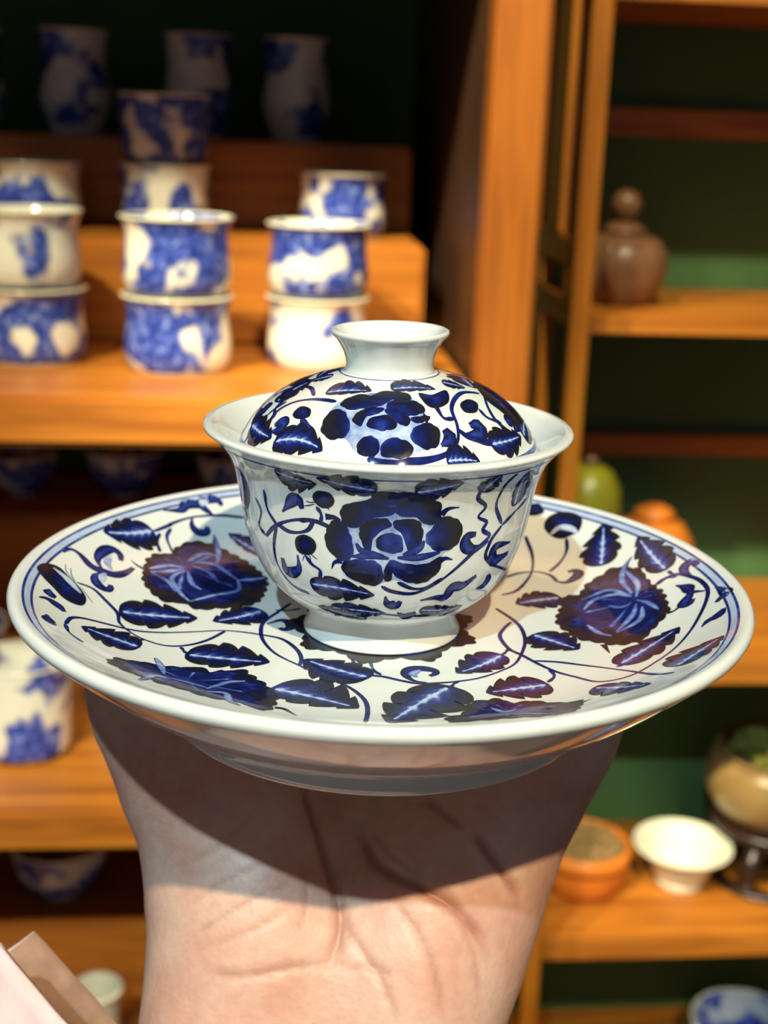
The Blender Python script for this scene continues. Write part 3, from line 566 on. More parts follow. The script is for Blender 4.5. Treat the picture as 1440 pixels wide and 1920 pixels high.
  ('stroke',[(9.7,-26.1),(8.4,-26.7),(7.1,-26.2)],'curl',0.3),
 ],
}

# hand: chains of (x, y, z, radius) in mm, and the palm lines

HAND = {
 'wl': [(-31.1,270.4,-338.4,26.5),(-32.7,315.8,-244.7,27.5)],
 'wr': [(5.8,270.8,-337.2,26.5),(5.3,316.1,-243.4,27.5)],
 'wm': [(-8.5,273.0,-340.5,28),(-13.2,322.3,-243.6,28)],
 'thenar': [(-32.7,315.8,-244.7,27.5),(-30.8,330.7,-222.1,28.7),(-34.6,340.3,-203.9,27.7),(-42.1,346.3,-190.4,24),(-53.1,347.9,-178.0,19.5),(-63.8,348.0,-163.4,14.1),(-67.5,348.5,-154.7,11.5),(-69.3,351.8,-150.5,10.5)],
 'bulge': [(-24.4,327.8,-225.1,28.5),(-26.5,336.9,-215.5,28)],
 'hypo': [(5.3,316.1,-243.4,27.5),(12.6,325.6,-225.6,27.3),(17.6,334.2,-213.8,26.7),(23.4,341.7,-202.5,25.6),(32.8,348.4,-190.4,22),(44.4,352.0,-178.1,17.5),(53.4,354.8,-168.8,13.4),(59.2,359.7,-159.0,10.8),(59.6,369.8,-153.2,9.8)],
 'mid': [(-13.2,322.3,-243.6,28),(-8.5,342.3,-221.8,23),(-6.1,353.9,-207.3,21),(-3.4,361.1,-197.0,18)],
 'fl': [(-21.3,344.0,-209.1,24),(-22.3,356.0,-196.7,20)],
 'fr': [(8.4,343.4,-211.1,24),(12.6,355.8,-197.0,20)],
 'index': [(-26.0,362.0,-192.0,15.0),(-34.0,378.0,-172.0,12.0),(-40.0,392.0,-162.0,10.0),(-44.0,408.0,-159.5,8.8)],
 'middle': [(-5.0,365.0,-194.0,15.0),(-8.0,382.0,-172.0,12.0),(-10.0,397.0,-162.0,10.0),(-11.0,414.0,-159.5,8.8)],
 'ring': [(18.0,364.0,-192.0,15.0),(24.0,380.0,-172.0,12.0),(28.0,394.0,-162.0,10.0),(31.0,410.0,-159.5,8.8)],
}
CREASES = [
 (1.8,2.64,[(-20.0,333.6,-176.0),(-16.5,326.0,-182.7),(-13.1,319.7,-189.7),(-9.8,314.8,-197.5),(-8.0,309.6,-202.7),(-8.2,304.4,-208.0),(-10.8,300.5,-212.8)]),
 (1.92,2.4,[(-3.9,328.8,-187.1),(-0.6,319.8,-191.6),(5.2,314.3,-193.3),(13.8,310.1,-194.8),(21.5,307.7,-198.2),(27.3,306.2,-203.4),(32.3,305.7,-210.5)]),
 (1.68,2.4,[(27.0,320.0,-183.0),(31.8,317.1,-188.7),(36.8,316.3,-194.5),(41.2,316.8,-201.1)]),
 (1.44,2.16,[(13.4,329.5,-178.0),(19.2,323.6,-180.0),(24.9,320.6,-182.3)]),
 (0.6,1.8,[(-8.7,311.7,-200.8),(-4.5,305.4,-206.3),(3.2,297.9,-213.6),(8.3,292.0,-223.0)]),
 (0.6,1.8,[(5.4,309.6,-198.0),(12.2,303.5,-203.3),(17.0,299.1,-210.7),(20.2,294.0,-224.1)]),
 (0.36,1.32,[(-47.3,309.6,-201.0),(-37.0,310.0,-193.5),(-27.8,312.2,-190.2)]),
 (0.36,1.32,[(-45.7,305.3,-207.8),(-34.6,305.9,-199.3),(-20.2,311.1,-194.5)]),
 (0.36,1.32,[(-44.6,303.0,-210.6),(-29.6,302.8,-203.4),(-19.8,307.2,-199.5)]),
 (0.3,1.32,[(-55.3,318.0,-196.8),(-42.3,314.7,-187.9),(-31.5,320.1,-180.0)]),
 (0.6,1.92,[(-43.2,299.8,-214.8),(-31.7,296.9,-213.8),(-19.0,298.8,-211.9),(-5.6,301.2,-211.8)]),
 (0.3,1.32,[(-19.6,316.0,-188.9),(-16.9,309.9,-197.9),(-18.5,303.4,-205.0)]),
 (0.42,1.56,[(-5.6,300.0,-213.4),(-0.0,299.9,-211.8),(7.0,297.7,-212.9)]),
 (0.36,1.44,[(0.1,325.6,-187.2),(6.1,317.1,-190.2),(14.7,311.6,-192.9)]),
 (0.36,1.56,[(23.3,306.5,-200.6),(27.9,302.8,-210.8),(29.7,300.1,-221.8)]),
]

# ------------------------------------------------------------------ the setting
def struct(o):
    o['kind'] = 'structure'
    return o
struct(box('floor', (-2.5, -2.5, -.05), (3.0, 1.75, 0), M['floor'], bevel=0))
struct(box('wall_back', (-2.5, 1.56, 0), (.1705, 1.62, 3.0), M['green'], bevel=0))
struct(box('wall_right', (.212, 1.38, 0), (3.0, 1.44, 3.0), M['green'], bevel=0))
struct(box('trim_1', (.1705, 1.058, 0), (.212, 1.62, 2.3), M['wood_shaded'], bevel=.002))

# left display cabinet: long boards carried by end panels
lc = empty('display_cabinet', (-.50, 1.25, 0))
tag(lc, 'honey-coloured wooden cabinet of thick open shelves holding the blue and white cups', 'cabinet')
def in_lc(name, lo, hi, mat, bevel=.004):
    off = lc.location
    return box(name, [a - b for a, b in zip(lo, off)], [a - b for a, b in zip(hi, off)], mat, lc, bevel)
for zt, th in ((1.153, .037), (.823, .036), (.500, .036)):
    in_lc('shelf_board', (-1.15, .95, zt - th), (.166, 1.555, zt), M['wood_x'])
in_lc('shade_board', (-1.15, .95, 1.60), (.166, 1.06, 1.925), M['wood_x'])  # unseen board added above the view to shade the beakers and rear step
in_lc('top_board', (-1.15, .95, 1.93), (.166, 1.555, 1.96), M['wood_x'])
in_lc('side_panel', (-1.18, .95, 0), (-1.152, 1.555, 1.95), M['wood_z'])
in_lc('base_panel', (-1.15, 1.00, 0), (.166, 1.03, .46), M['wood_x'])
# orange face post between the cabinets
fp = box('wooden_face_post', (.170, 1.020, 0), (.211, 1.057, 2.3), M['wood_red'], bevel=.003)
tag(fp, 'broad orange upright post between the cup shelves and the lattice cabinet', 'post')

# stepped risers standing on the shelves
def riser(lo, hi, mat, label):
    o = box('display_riser', lo, hi, mat, bevel=.004)
    return tag(o, label, 'display riser', 'stepped display risers')
riser((-1.10, 1.19, 1.1532), (.146, 1.338, 1.243), M['wood_x'], 'orange wooden step behind the front row of cups on the top shelf')
riser((-1.10, 1.342, 1.1532), (.147, 1.52, 1.325), M['wood_x'], 'dark shaded wooden step under the row of tall beakers')
riser((-1.10, 1.33, .8232), (.14, 1.50, .951), M['wood_x'], 'wooden step in deep shade below the top shelf')
riser((-1.10, 1.15, .5002), (.14, 1.45, .590), M['wood_x'], 'brown wooden step on the lowest shelf behind the small white cup')

# right cabinet: slim frame with lattice side and green back
rc = empty('lattice_cabinet', (.284, 1.26, 0))
tag(rc, 'slim orange wooden open cabinet with lattice side against the green wall', 'cabinet')
def in_rc(name, lo, hi, mat, bevel=.002):
    off = rc.location
    return box(name, [a - b for a, b in zip(lo, off)], [a - b for a, b in zip(hi, off)], mat, rc, bevel)
in_rc('post', (.272, 1.15, 0), (.289, 1.168, 2.2), M['wood_z'])
in_rc('post', (1.00, 1.15, 0), (1.017, 1.168, 2.2), M['wood_z'])
in_rc('post', (.272, 1.36, 0), (.289, 1.378, 2.2), M['wood_z'])
in_rc('post', (1.00, 1.36, 0), (1.017, 1.378, 2.2), M['wood_z'])
for zt, th in ((1.478, .028), (1.190, .016), (.868, .030), (.564, .030), (.305, .03)):
    in_rc('shelf_board', (.290, 1.15, zt - th), (.999, 1.379, zt), M['wood_x'])
for z0, z1 in ((1.342, 1.370), (1.011, 1.035)):
    in_rc('back_rail', (.290, 1.368, z0), (.999, 1.3795, z1), M['wood_x'])
for y0, y1, z0, z1 in ((1.234, 1.292, 1.2555, 2.1), (1.283, 1.325, .62, 1.176), (1.30, 1.345, 1.2015, 1.2285), (1.185, 1.205, 1.2015, 1.2285)):
    in_rc('lattice_bar', (.274, y0, z0), (.286, y1, z1), M['wood_z'], .001)
in_rc('lattice_block', (.274, 1.169, 1.229), (.286, 1.359, 1.255), M['wood_y'], .001)
in_rc('lattice_block', (.274, 1.169, 1.1765), (.286, 1.359, 1.201), M['wood_y'], .001)

# ------------------------------------------------------------------ cups and vases
def shell(outer, wall, floor_z):
    """closed profile from an outer wall (bottom to top, mm): lip and inner wall added"""
    inner = [(max(r - wall, .5), max(z, floor_z)) for r, z in reversed(outer) if z > floor_z]
    top_r, top_z = outer[-1]
    lip = [(top_r - wall * .25, top_z + wall * .35), (top_r - wall * .75, top_z + wall * .35)]
    return [(0, outer[0][1])] + list(outer) + lip + inner + [(0, floor_z)]

def cup_proto(name, outer, wall, foot_r, foot_h, mat, seg=48):
    """thing at its base: body with cavity, and a bare foot ring"""
    root = bpy.data.objects.new(name, None); COL.objects.link(root); root.empty_display_size = .02
    o = catmull(outer, 5)
    ov = [(r, z) for r, z in o]
    revolve('body', shell(ov, wall, ov[0][1] + wall * 1.2), seg, mat, root)
    revolve('foot_ring', [(foot_r - 2.2, .2), (foot_r, 0), (foot_r + .3, foot_h), (foot_r - 2.4, foot_h)], seg, M['glaze'], root)
    revolve('rim', [(ov[-1][0] + .2, ov[-1][1] - 1.2), (ov[-1][0] + .25, ov[-1][1] + .6), (ov[-1][0] - wall * .5, ov[-1][1] + 1.1), (ov[-1][0] - wall - .2, ov[-1][1] + .6), (ov[-1][0] - wall - .15, ov[-1][1] - 1.2)], seg, M['cream'], root)
    return root

STRAIGHT = [(36, 1.5), (39.5, 4), (42, 12), (42.2, 22), (40.6, 36), (40.2, 47), (41.8, 54), (44.2, 59)]
straight = cup_proto('tea_cup', STRAIGHT, 2.6, 37, 2.5, M['cup'])
bare = cup_proto('tea_cup', STRAIGHT, 2.6, 37, 2.5, M['cup_bare'])
tall = cup_proto('tea_cup', [(31, 2), (36, 5), (39, 14), (39.6, 28), (40.3, 44), (41.5, 56), (42.5, 60)], 2.4, 31, 3, M['cup'])
vase = cup_proto('beaker', [(24, 3), (27, 8), (33, 24), (35, 38), (32.5, 55), (30.5, 70), (31.5, 88), (34, 99)], 2.4, 24, 4, M['vase'])
bowl_s = cup_proto('rice_bowl', [(20, 4), (28, 8), (40, 22), (46, 40), (49, 56), (50, 60)], 2.6, 20, 5, M['dimcup'])
small = cup_proto('small_cup', [(13, 3), (17, 7), (21, 18), (22.5, 32), (23.5, 44)], 3.0, 13, 4, M['cream'])
slim = cup_proto('small_cup', [(15, 3), (18, 6), (20, 20), (20.5, 45), (22, 62), (24, 71)], 4.0, 15, 4, M['cream'])
mini = cup_proto('small_cup', [(9, 2), (12, 5), (15, 14), (16.5, 26)], 2.0, 9, 3, M['cream'])
mug = cup_proto('porcelain_mug', [(31, 2), (36, 4), (38, 12), (38, 40), (38, 70), (38.6, 84)], 3.2, 31, 3, M['mug'])
rnd_ = random.Random(4)
_used = set()
def put(proto, loc, label, cat, group=None, rz=None, s=1.0):
    o = copy_tree(proto) if proto.name in _used else proto
    _used.add(proto.name)
    o.location = loc
    o.rotation_euler = (0, 0, rnd_.uniform(0, 6.28) if rz is None else rz)
    o.scale = (s, s, s)
    return tag(o, label, cat, group)
A, B1, B2 = 1.1532, 1.2434, 1.3254
G = 'blue and white cups on the top shelf'
put(straight, (-.065, 1.068, A), 'bottom blue and white cup of the middle front stack', 'cup', G)
put(straight, (-.065, 1.068, A + .0603), 'cream-rimmed blue and white cup on top of the middle front stack', 'cup', G)
put(bare, (.047, 1.095, A), 'mostly bare white cup, bottom of the stack nearest the lid knob', 'cup', G, s=.96)
put(straight, (.047, 1.095, A + .058), 'blue and white cup on top of the stack nearest the lid knob', 'cup', G, s=.96)
put(straight, (-.183, 1.098, A), 'blue and white cup, bottom of the stack cut by the picture edge', 'cup', G)
put(bare, (-.185, 1.098, A + .0603), 'bright nearly white cup on top of the stack cut by the picture edge', 'cup', G)
put(straight, (.077, 1.285, B1), 'single blue and white cup on the orange step behind the stack near the knob', 'cup', G, s=.96)
put(straight, (-.208, 1.285, B1), 'single blue and white cup on the orange step behind the leftmost stack', 'cup', G)
put(tall, (-.088, 1.285, B1), 'lower cup of the two stacked on the orange step behind the middle stack', 'cup', G)
put(tall, (-.088, 1.285, B1 + .0613), 'dim blue and white cup topping the stack on the orange step', 'cup', G)
put(mini, (.128, 1.08, A), 'tiny cream cup on the shelf end just beside the lid knob', 'cup')
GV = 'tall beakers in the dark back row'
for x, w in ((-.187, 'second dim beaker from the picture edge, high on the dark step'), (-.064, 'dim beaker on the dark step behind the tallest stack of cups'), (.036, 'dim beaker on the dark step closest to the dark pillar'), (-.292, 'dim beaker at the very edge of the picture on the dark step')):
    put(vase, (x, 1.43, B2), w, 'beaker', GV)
C_ = .8232
put(mug, (-.196, 1.06, C_), 'straight white mug with blue painting standing beside the thumb', 'mug')
put(small, (-.133, 1.135, C_), 'small cream cup half hidden behind the thumb', 'cup')
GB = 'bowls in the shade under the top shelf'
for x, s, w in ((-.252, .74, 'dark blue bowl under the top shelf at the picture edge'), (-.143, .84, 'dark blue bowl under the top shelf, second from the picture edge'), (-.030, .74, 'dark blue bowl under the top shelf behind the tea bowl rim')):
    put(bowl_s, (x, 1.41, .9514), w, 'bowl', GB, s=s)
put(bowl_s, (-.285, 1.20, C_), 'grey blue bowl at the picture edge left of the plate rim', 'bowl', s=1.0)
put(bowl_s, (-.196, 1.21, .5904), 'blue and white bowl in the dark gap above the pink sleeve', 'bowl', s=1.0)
put(slim, (-.146, 1.075, .5004), 'small glossy cream cup between the pink sleeve and the wrist', 'cup')
dish = bpy.data.objects.new('celadon_dish', None); COL.objects.link(dish)
dish.location = (-.175, 1.27, C_)
revolve('body', [(0, 3), (30, 3), (48, 18), (55, 30), (54, 31), (46, 21), (29, 6), (0, 6)], 48, M['celadon'], dish)
revolve('foot_ring', [(28, 0), (30, 0), (30.5, 4), (27, 4)], 48, M['celadon'], dish)
tag(dish, 'shallow grey green dish in the shade just above the plate rim', 'dish')
for p in (straight, tall, vase, bowl_s, small, slim, mini, mug):
    assert p.name in _used

# ------------------------------------------------------------------ things on the right cabinet
S1, S2, S3, S4 = 1.1903, .8683, .5643, .3053
def tube(name, pts, radii, mat, parent, seg=14):
    P = catmull(pts, 6); Rr = catmull([[r] for r in radii], 6)[:, 0]
    verts, faces = [], []
    for i, p in enumerate(P):
        d = Vector(P[min(i + 1, len(P) - 1)] - P[max(i - 1, 0)]).normalized()
        a = d.orthogonal().normalized(); 
        if i: a = (pa - d * pa.dot(d)).normalized()
        pa = a; b = d.cross(a)
        for k in range(seg):
            t = 2 * math.pi * k / seg
            verts.append(Vector(p) + (a * math.cos(t) + b * math.sin(t)) * Rr[i])
    n = len(P)
    for i in range(n - 1):
        for k in range(seg):
            j = (k + 1) % seg
            faces.append((i * seg + k, i * seg + j, (i + 1) * seg + j, (i + 1) * seg + k))
    faces.append(tuple(range(seg - 1, -1, -1))); faces.append(tuple((n - 1) * seg + k for k in range(seg)))
    return link(name, mesh_from(name, verts, faces), mat, parent)

tp = empty('clay_teapot', (.340, 1.250, S1), 1.1)
revolve('body', [(0, 1), (29, 0), (33, 5), (40, 20), (43, 36), (41, 50), (33, 60), (22, 64.5), (0, 65)], 48, M['clay'], tp)
ld = revolve('lid', [(0, 65.5), (21, 65.5), (20, 69), (13, 74), (6, 76), (0, 76.5)], 40, M['clay'], tp)
revolve('knob', [(0, 76), (7, 77), (12, 84), (14, 92), (11, 100), (5, 104), (0, 105)], 32, M['clay'], ld)
tube('spout', [(.033, 0, .030), (.046, 0, .036), (.053, 0, .050)], [.010, .007, .0045], M['clay'], tp)
tube('handle', [(-.033, 0, .052), (-.050, 0, .056), (-.054, 0, .036), (-.045, 0, .018), (-.033, 0, .014)], [.0045, .0045, .0045, .004, .004], M['clay'], tp)
tag(tp, 'round brown clay teapot behind the orange post on the upper shelf', 'teapot')

gj = empty('gourd_jar', (.326, 1.250, S2))
revolve('body', [(0, 0), (24, 0), (30, 10), (36, 40), (33, 68), (27, 84), (28, 100), (32, 118), (31, 140), (22, 156), (12, 162), (0, 162)], 48, M['gourd'], gj)
revolve('stopper', [(0, 161), (7, 162), (6, 170), (0, 172)], 24, M['clay'], gj)
tag(gj, 'mottled yellow green gourd jar peeping over the plate rim beside the post', 'jar')
tj = empty('terracotta_teapot', (.414, 1.312, S2), 1.9)
revolve('body', [(0, 1), (30, 0), (40, 18), (46, 42), (43, 66), (32, 84), (22, 90), (0, 90)], 48, M['terracotta'], tj)
revolve('lid', [(0, 90.5), (23, 90.5), (20, 98), (9, 104), (0, 105)], 40, M['terracotta'], tj)
tube('spout', [(.040, 0, .045), (.056, 0, .055), (.064, 0, .074)], [.012, .008, .005], M['terracotta'], tj)
tag(tj, 'orange terracotta teapot mostly hidden behind the plate rim', 'teapot')

wg = empty('cream_cup', (.458, 1.243, S3))
revolve('body', shell([(r, z) for r, z in catmull([(20, 8), (25, 10), (31, 18), (37, 30), (43, 40), (53, 48)], 5)], 2.8, 12), 64, M['cream'], wg)
revolve('foot_ring', [(22, 0), (25, 0), (24.5, 10), (20.5, 10)], 48, M['cream'], wg)
tag(wg, 'glossy cream flared cup standing on the lower orange shelf', 'cup')

tb = empty('terracotta_bowl', (.350, 1.247, S3))
revolve('body', shell([(r, z) for r, z in catmull([(38, 0), (43, 6), (48, 20), (50, 36), (49, 50)], 5)], 4.5, 30), 56, M['terracotta'], tb)
revolve('rim_band', [(50.6, 34), (51.4, 40), (50.4, 50), (46, 52), (44, 48), (48.5, 36)], 56, M['terracotta'], tb)
tag(tb, 'orange terracotta bowl filled with golden flakes beside the finger', 'bowl')
verts, faces = [], []
rg = random.Random(9)
for k in range(420):
    a = rg.uniform(0, 6.283); r = 42 * math.sqrt(rg.random()); h = 47 + 13 * (1 - (r / 43) ** 2) + rg.uniform(-1.5, 1.5)
    c = Vector((r * math.cos(a), r * math.sin(a), h)) * .001
    t1 = Vector((rg.uniform(-1, 1), rg.uniform(-1, 1), rg.uniform(-.5, .5))).normalized() * .0045
    t2 = t1.orthogonal().normalized() * .0024
    b0 = len(verts); up = Vector((0, 0, .0016))
    verts += [c - t1, c + t2 + up, c + t1, c - t2 - up, c + up * 1.6, c - up * 1.6]
    for f in ((0, 1, 4), (1, 2, 4), (2, 3, 4), (3, 0, 4), (1, 0, 5), (2, 1, 5), (3, 2, 5), (0, 3, 5)): faces.append(tuple(b0 + q for q in f))
n0 = len(verts)
for i in range(8):
    r = 43.5 * i / 7
    for k in range(24): verts.append((r * math.cos(k * .2618) * .001, r * math.sin(k * .2618) * .001, (45 + 12 * (1 - (r / 43.5) ** 2)) * .001))
for i in range(7):
    for k in range(24):
        j = (k + 1) % 24; faces.append((n0 + i * 24 + k, n0 + i * 24 + j, n0 + i * 24 + 24 + j, n0 + i * 24 + 24 + k))
fl = link('dry_tea', mesh_from('dry_tea', verts, faces), M['tea'], None, False)
fl.location = tb.location
tag(fl, 'golden brown dry flakes heaped in the orange bowl', 'dry tea', kind='stuff')

sd = empty('wooden_stand', (.560, 1.262, S3))
revolve('top_plate', [(0, 58), (60, 58), (64, 62), (64, 68), (60, 71), (0, 71)], 48, M['stand'], sd)
revolve('waist', [(0, 44), (46, 44), (50, 50), (50, 57.5), (0, 57.5)], 48, M['stand'], sd)
for k in range(5):
    a = k * 1.2566 + .3
    d = Vector((math.cos(a), math.sin(a), 0))
    tube('leg', [tuple(d * .046 + Vector((0, 0, .050))), tuple(d * .060 + Vector((0, 0, .034))), tuple(d * .056 + Vector((0, 0, .014))), tuple(d * .066 + Vector((0, 0, .006)))], [.011, .010, .008, .0062], M['stand'], sd, 10)
revolve('base_ring', [(50, .2), (66, 0), (67, 5), (50, 5)], 48, M['stand'], sd)
tag(sd, 'dark carved wooden stand with curved legs under the tan pot', 'stand')
bp_ = empty('tan_pot', (.560, 1.262, S3 + .0713))
revolve('body', shell([(r, z) for r, z in catmull([(44, 0), (58, 8), (70, 26), (74, 46), (70, 64), (64, 72), (66, 78)], 5)], 4, 20), 56, M['bronze'], bp_)
revolve('soil', [(0, 60), (60, 60), (60, 66), (30, 70), (0, 71)], 40, M['tea'], bp_)
tag(bp_, 'rounded tan glazed pot on the dark wooden stand', 'pot')
def clump(name, rad, n, seed, mat, leaf=.012):
    g = random.Random(seed); verts, faces = [], []
    for k in range(n):
        d = Vector((g.gauss(0, 1), g.gauss(0, 1), abs(g.gauss(0, 1)))).normalized()
        c = Vector((d.x * rad, d.y * rad, d.z * rad * .55)) * g.uniform(.5, 1)
        a = Vector((g.uniform(-1, 1), g.uniform(-1, 1), g.uniform(-.6, 1))).normalized() * leaf
        b = a.orthogonal().normalized() * leaf * .4
        up = a.cross(b).normalized() * leaf * .15
        b0 = len(verts)
        verts += [c - a, c - b + up, c + a, c + b + up, c - up]
        for f in ((0, 1, 4), (1, 2, 4), (2, 3, 4), (3, 0, 4), (0, 3, 1), (1, 3, 2)): faces.append(tuple(b0 + q for q in f))
    return link(name, mesh_from(name, verts, faces), mat, None, False)
mp_ = clump('moss_plant', .052, 260, 3, M['moss'])
mp_.location = (.560, 1.262, S3 + .0713 + .073)
tag(mp_, 'golden green mossy plant growing in the tan pot', 'plant', kind='stuff')
put(bowl_s, (.556, 1.245, S4), 'grey white bowl in the bottom corner under the lowest orange shelf', 'bowl', s=1.25)
bpy.context.view_layer.update()

# ------------------------------------------------------------------ plate, tea bowl, lid
PLATE_IN = [(0, -15), (30, -15), (50, -14.6), (62, -13.2), (72, -10.6), (80, -7.4), (87, -3.6), (91, -1.0)]
BOWL_OUT = [(19.2, -8.0), (22, -6.8), (25.2, -4.6), (29.2, -.8), (32.9, 5), (35.4, 11), (36.9, 17.5), (37.8, 23), (39.0, 28), (41.0, 33), (44.4, 37.2), (46.3, 38.8)]
LID_OUT = [(38.2, 34.2), (36.8, 38), (33.6, 42.6), (28.9, 46.9), (23.4, 50.1), (17, 52.4), (11.5, 53.8)]
KNOB_OUT = [(11.5, 53.6), (11.0, 55.5), (11.6, 58.5), (13.2, 61.5), (14.6, 63.0)]
pin, bout, lout = catmull(PLATE_IN, 10), catmull(BOWL_OUT, 10), catmull(LID_OUT, 10)

def held_empty(name, x, y, z):
    o = bpy.data.objects.new(name, None); o.empty_display_size = .02
    COL.objects.link(o)
    o.matrix_world = HELD @ Matrix.Translation((x, y, z))
    return o
PC = (0.0, .3323, -.1144)
# every part below is in mm relative to the rim plane; roots sit at the thing's base
def shifted(prof, dz): return [(r, z - dz) for r, z in prof]

plate = held_empty('porcelain_plate', PC[0], PC[1], PC[2] - .0354)
tag(plate, 'large white porcelain plate painted with cobalt peonies, balanced on the hand', 'plate')
PZ = -35.4
body = [(r, z) for r, z in pin] + [(92.6, .0), (93.8, .35), (94.7, .0), (95.3, -.9), (95.3, -1.9), (94.8, -2.9), (93.6, -4.0), (90.5, -6.9), (85, -11.8), (78, -17.5), (70, -23), (63, -27.4), (59.5, -29.2), (56, -29.8), (50, -27), (40, -22), (0, -20.6)]
revolve('body', shifted(body, PZ), 256, M['glaze'], plate)
revolve('foot_ring', shifted([(58.8, -28.6), (57.9, -30.2), (57.2, -33.0), (56.6, -34.8), (55.6, -35.4), (54.4, -35.2), (53.4, -32), (52.6, -27)], PZ), 256, M['glaze'], plate)

tea = held_empty('tea_bowl', PC[0] + .0004, PC[1], PC[2] - .0148)
tag(tea, 'white flared tea bowl painted with cobalt peonies, standing on the plate', 'bowl')
TZ = -15.0
nrm = np.gradient(bout, axis=0); nrm = np.stack([nrm[:, 1], -nrm[:, 0]], 1); nrm /= np.linalg.norm(nrm, axis=1)[:, None]
inn = (bout - nrm * 2.3)[::-1]
inn = [(r, z) for r, z in inn if z > -4.2]
body = [(0, -7.6), (18.6, -8.0)] + [(r, z) for r, z in bout] + [(46.9, 39.3), (46.9, 39.9), (46.4, 40.3), (45.6, 40.2)] + inn + [(16, -4.6), (0, -4.8)]
revolve('body', shifted(body, TZ), 192, M['glaze'], tea)
revolve('foot_ring', shifted([(r, z) for r, z in catmull([(19.3, -7.2), (19.0, -8.2), (19.2, -10), (19.8, -12.6), (20.7, -14.4), (20.6, -15), (19.6, -15.2)], 4)] + [(18.6, -15), (17.6, -12), (16.8, -7.4)], TZ), 160, M['glaze'], tea)

lid = held_empty('tea_bowl_cover', PC[0] + .0004, PC[1], PC[2] + .0339)
lid.rotation_euler.rotate_axis('Y', math.radians(-.8))
tag(lid, 'domed white lid with ring knob and cobalt peonies, resting inside the tea bowl', 'cover')
LZ = 33.9
nl = np.gradient(lout, axis=0); nl = np.stack([nl[:, 1], -nl[:, 0]], 1); nl /= np.linalg.norm(nl, axis=1)[:, None]
linn = (lout - nl * 2.2)[::-1]
body = [(37.4, 33.9)] + [(r, z) for r, z in lout] + [(0, 54.0), (0, 51.6)] + [(r, z) for r, z in linn]
revolve('dome', shifted(body, LZ), 192, M['glaze'], lid)
kn = [(r, z) for r, z in catmull(KNOB_OUT, 6)] + [(14.9, 63.5), (14.8, 64.1), (14.2, 64.4), (13.4, 64.1), (12.4, 62.6), (10.4, 59.6), (9.4, 57.4), (8, 56.4), (0, 56.0), (0, 53.6)]
revolve('knob', shifted(kn, LZ), 128, M['glaze'], lid)

# thin painted rings
def ring(parent, name, r0, r1, surf, mat, tone=.55, seg=220):
    verts, faces = [], []
    for k in range(seg):
        a = 2 * math.pi * k / seg
        for r in (r0, (r0 + r1) / 2, r1):
            verts.append(surf(r * math.cos(a), r * math.sin(a), .07))
    for k in range(seg):
        j = (k + 1) % seg
        for q in (0, 1): faces.append((3 * k + q, 3 * k + q + 1, 3 * j + q + 1, 3 * j + q))
    return painted(name, verts, faces, [tone] * len(verts), parent, mat)

def plan_surface(prof, dz):
    P = np.array(prof); o = np.argsort(P[:, 0]); R_, Z_ = P[o, 0], P[o, 1]
    def f(x, y, h):
        r = math.hypot(x, y)
        z = np.interp(r, R_, Z_)
        e = .15
        s = (np.interp(r + e, R_, Z_) - np.interp(r - e, R_, Z_)) / (2 * e)
        n = 1 / math.sqrt(1 + s * s)
        q = (r - s * n * h) / r if r > 1e-6 else 1
        return (x * q * .001, y * q * .001, (z + n * h - dz) * .001)
    return f
def wall_surface(prof, dz, rot=0.0):
    P = np.array(prof); S_ = np.concatenate([[0], np.cumsum(np.linalg.norm(np.diff(P, axis=0), axis=1))])
    T_ = np.gradient(P, axis=0); T_ /= np.linalg.norm(T_, axis=1)[:, None]
    def f(u, v, h):
        a = u / 38.0 + rot - math.pi / 2
        r, z = np.interp(v, S_, P[:, 0]), np.interp(v, S_, P[:, 1])
        tr, tz = np.interp(v, S_, T_[:, 0]), np.interp(v, S_, T_[:, 1])
        r += tz * h; z += -tr * h
        return (r * math.cos(a) * .001, r * math.sin(a) * .001, (z - dz) * .001)
    return f

def painted(name, verts, faces, tones, parent, mat):
    me = mesh_from(name, verts, faces)
    at = me.attributes.new('tone', 'FLOAT', 'POINT')
    at.data.foreach_set('value', [float(t) for t in tones])
    return link(name, me, mat, parent)

STROKES = {'vine': (.48, .48), 'curl': (.3, 1.7), 'petal': (.3, .95), 'pale': (.3, 1.1), 'hair': (.08, .14), 'tip': (.9, .1)}
def stroke_mesh(pts, style, tone, surf, h):
    P = resample(catmull(pts, 8), .55)
    n = len(P); t = np.linspace(0, 1, n)
    d = np.gradient(P, axis=0); d /= np.maximum(np.linalg.norm(d, axis=1), 1e-6)[:, None]
    nr = np.stack([-d[:, 1], d[:, 0]], 1)
    a, b = STROKES[style]
    if style == 'vine': w = a * (1 + .25 * np.sin(t * 9)) * np.clip(np.minimum(t, 1 - t) * n / 2 + .35, .35, 1)
    elif style == 'curl': w = a + (b - a) * np.sin(np.pi * np.clip(t, 0, 1) ** 1.35) ** 1.2 + .35 * np.clip((t - .85) / .15, 0, 1)
    elif style == 'tip': w = a + (b - a) * t
    else: w = a + (b - a) * np.sin(np.pi * t)
    verts, tones, faces = [], [], []
    cols = (-1, -.5, 0, .5, 1)
    for i in range(n):
        for c in cols:
            q = P[i] + nr[i] * w[i] * c
            verts.append(surf(q[0], q[1], h))
            tones.append(tone - {'curl': .14, 'petal': .22}.get(style, .04) * (abs(c) > .7) + (.26 * (1 - abs(c)) if style == 'curl' else 0))
    m = len(cols)
    for i in range(n - 1):
        for k in range(m - 1): faces.append((i * m + k, i * m + k + 1, (i + 1) * m + k + 1, (i + 1) * m + k))
    return verts, faces, tones

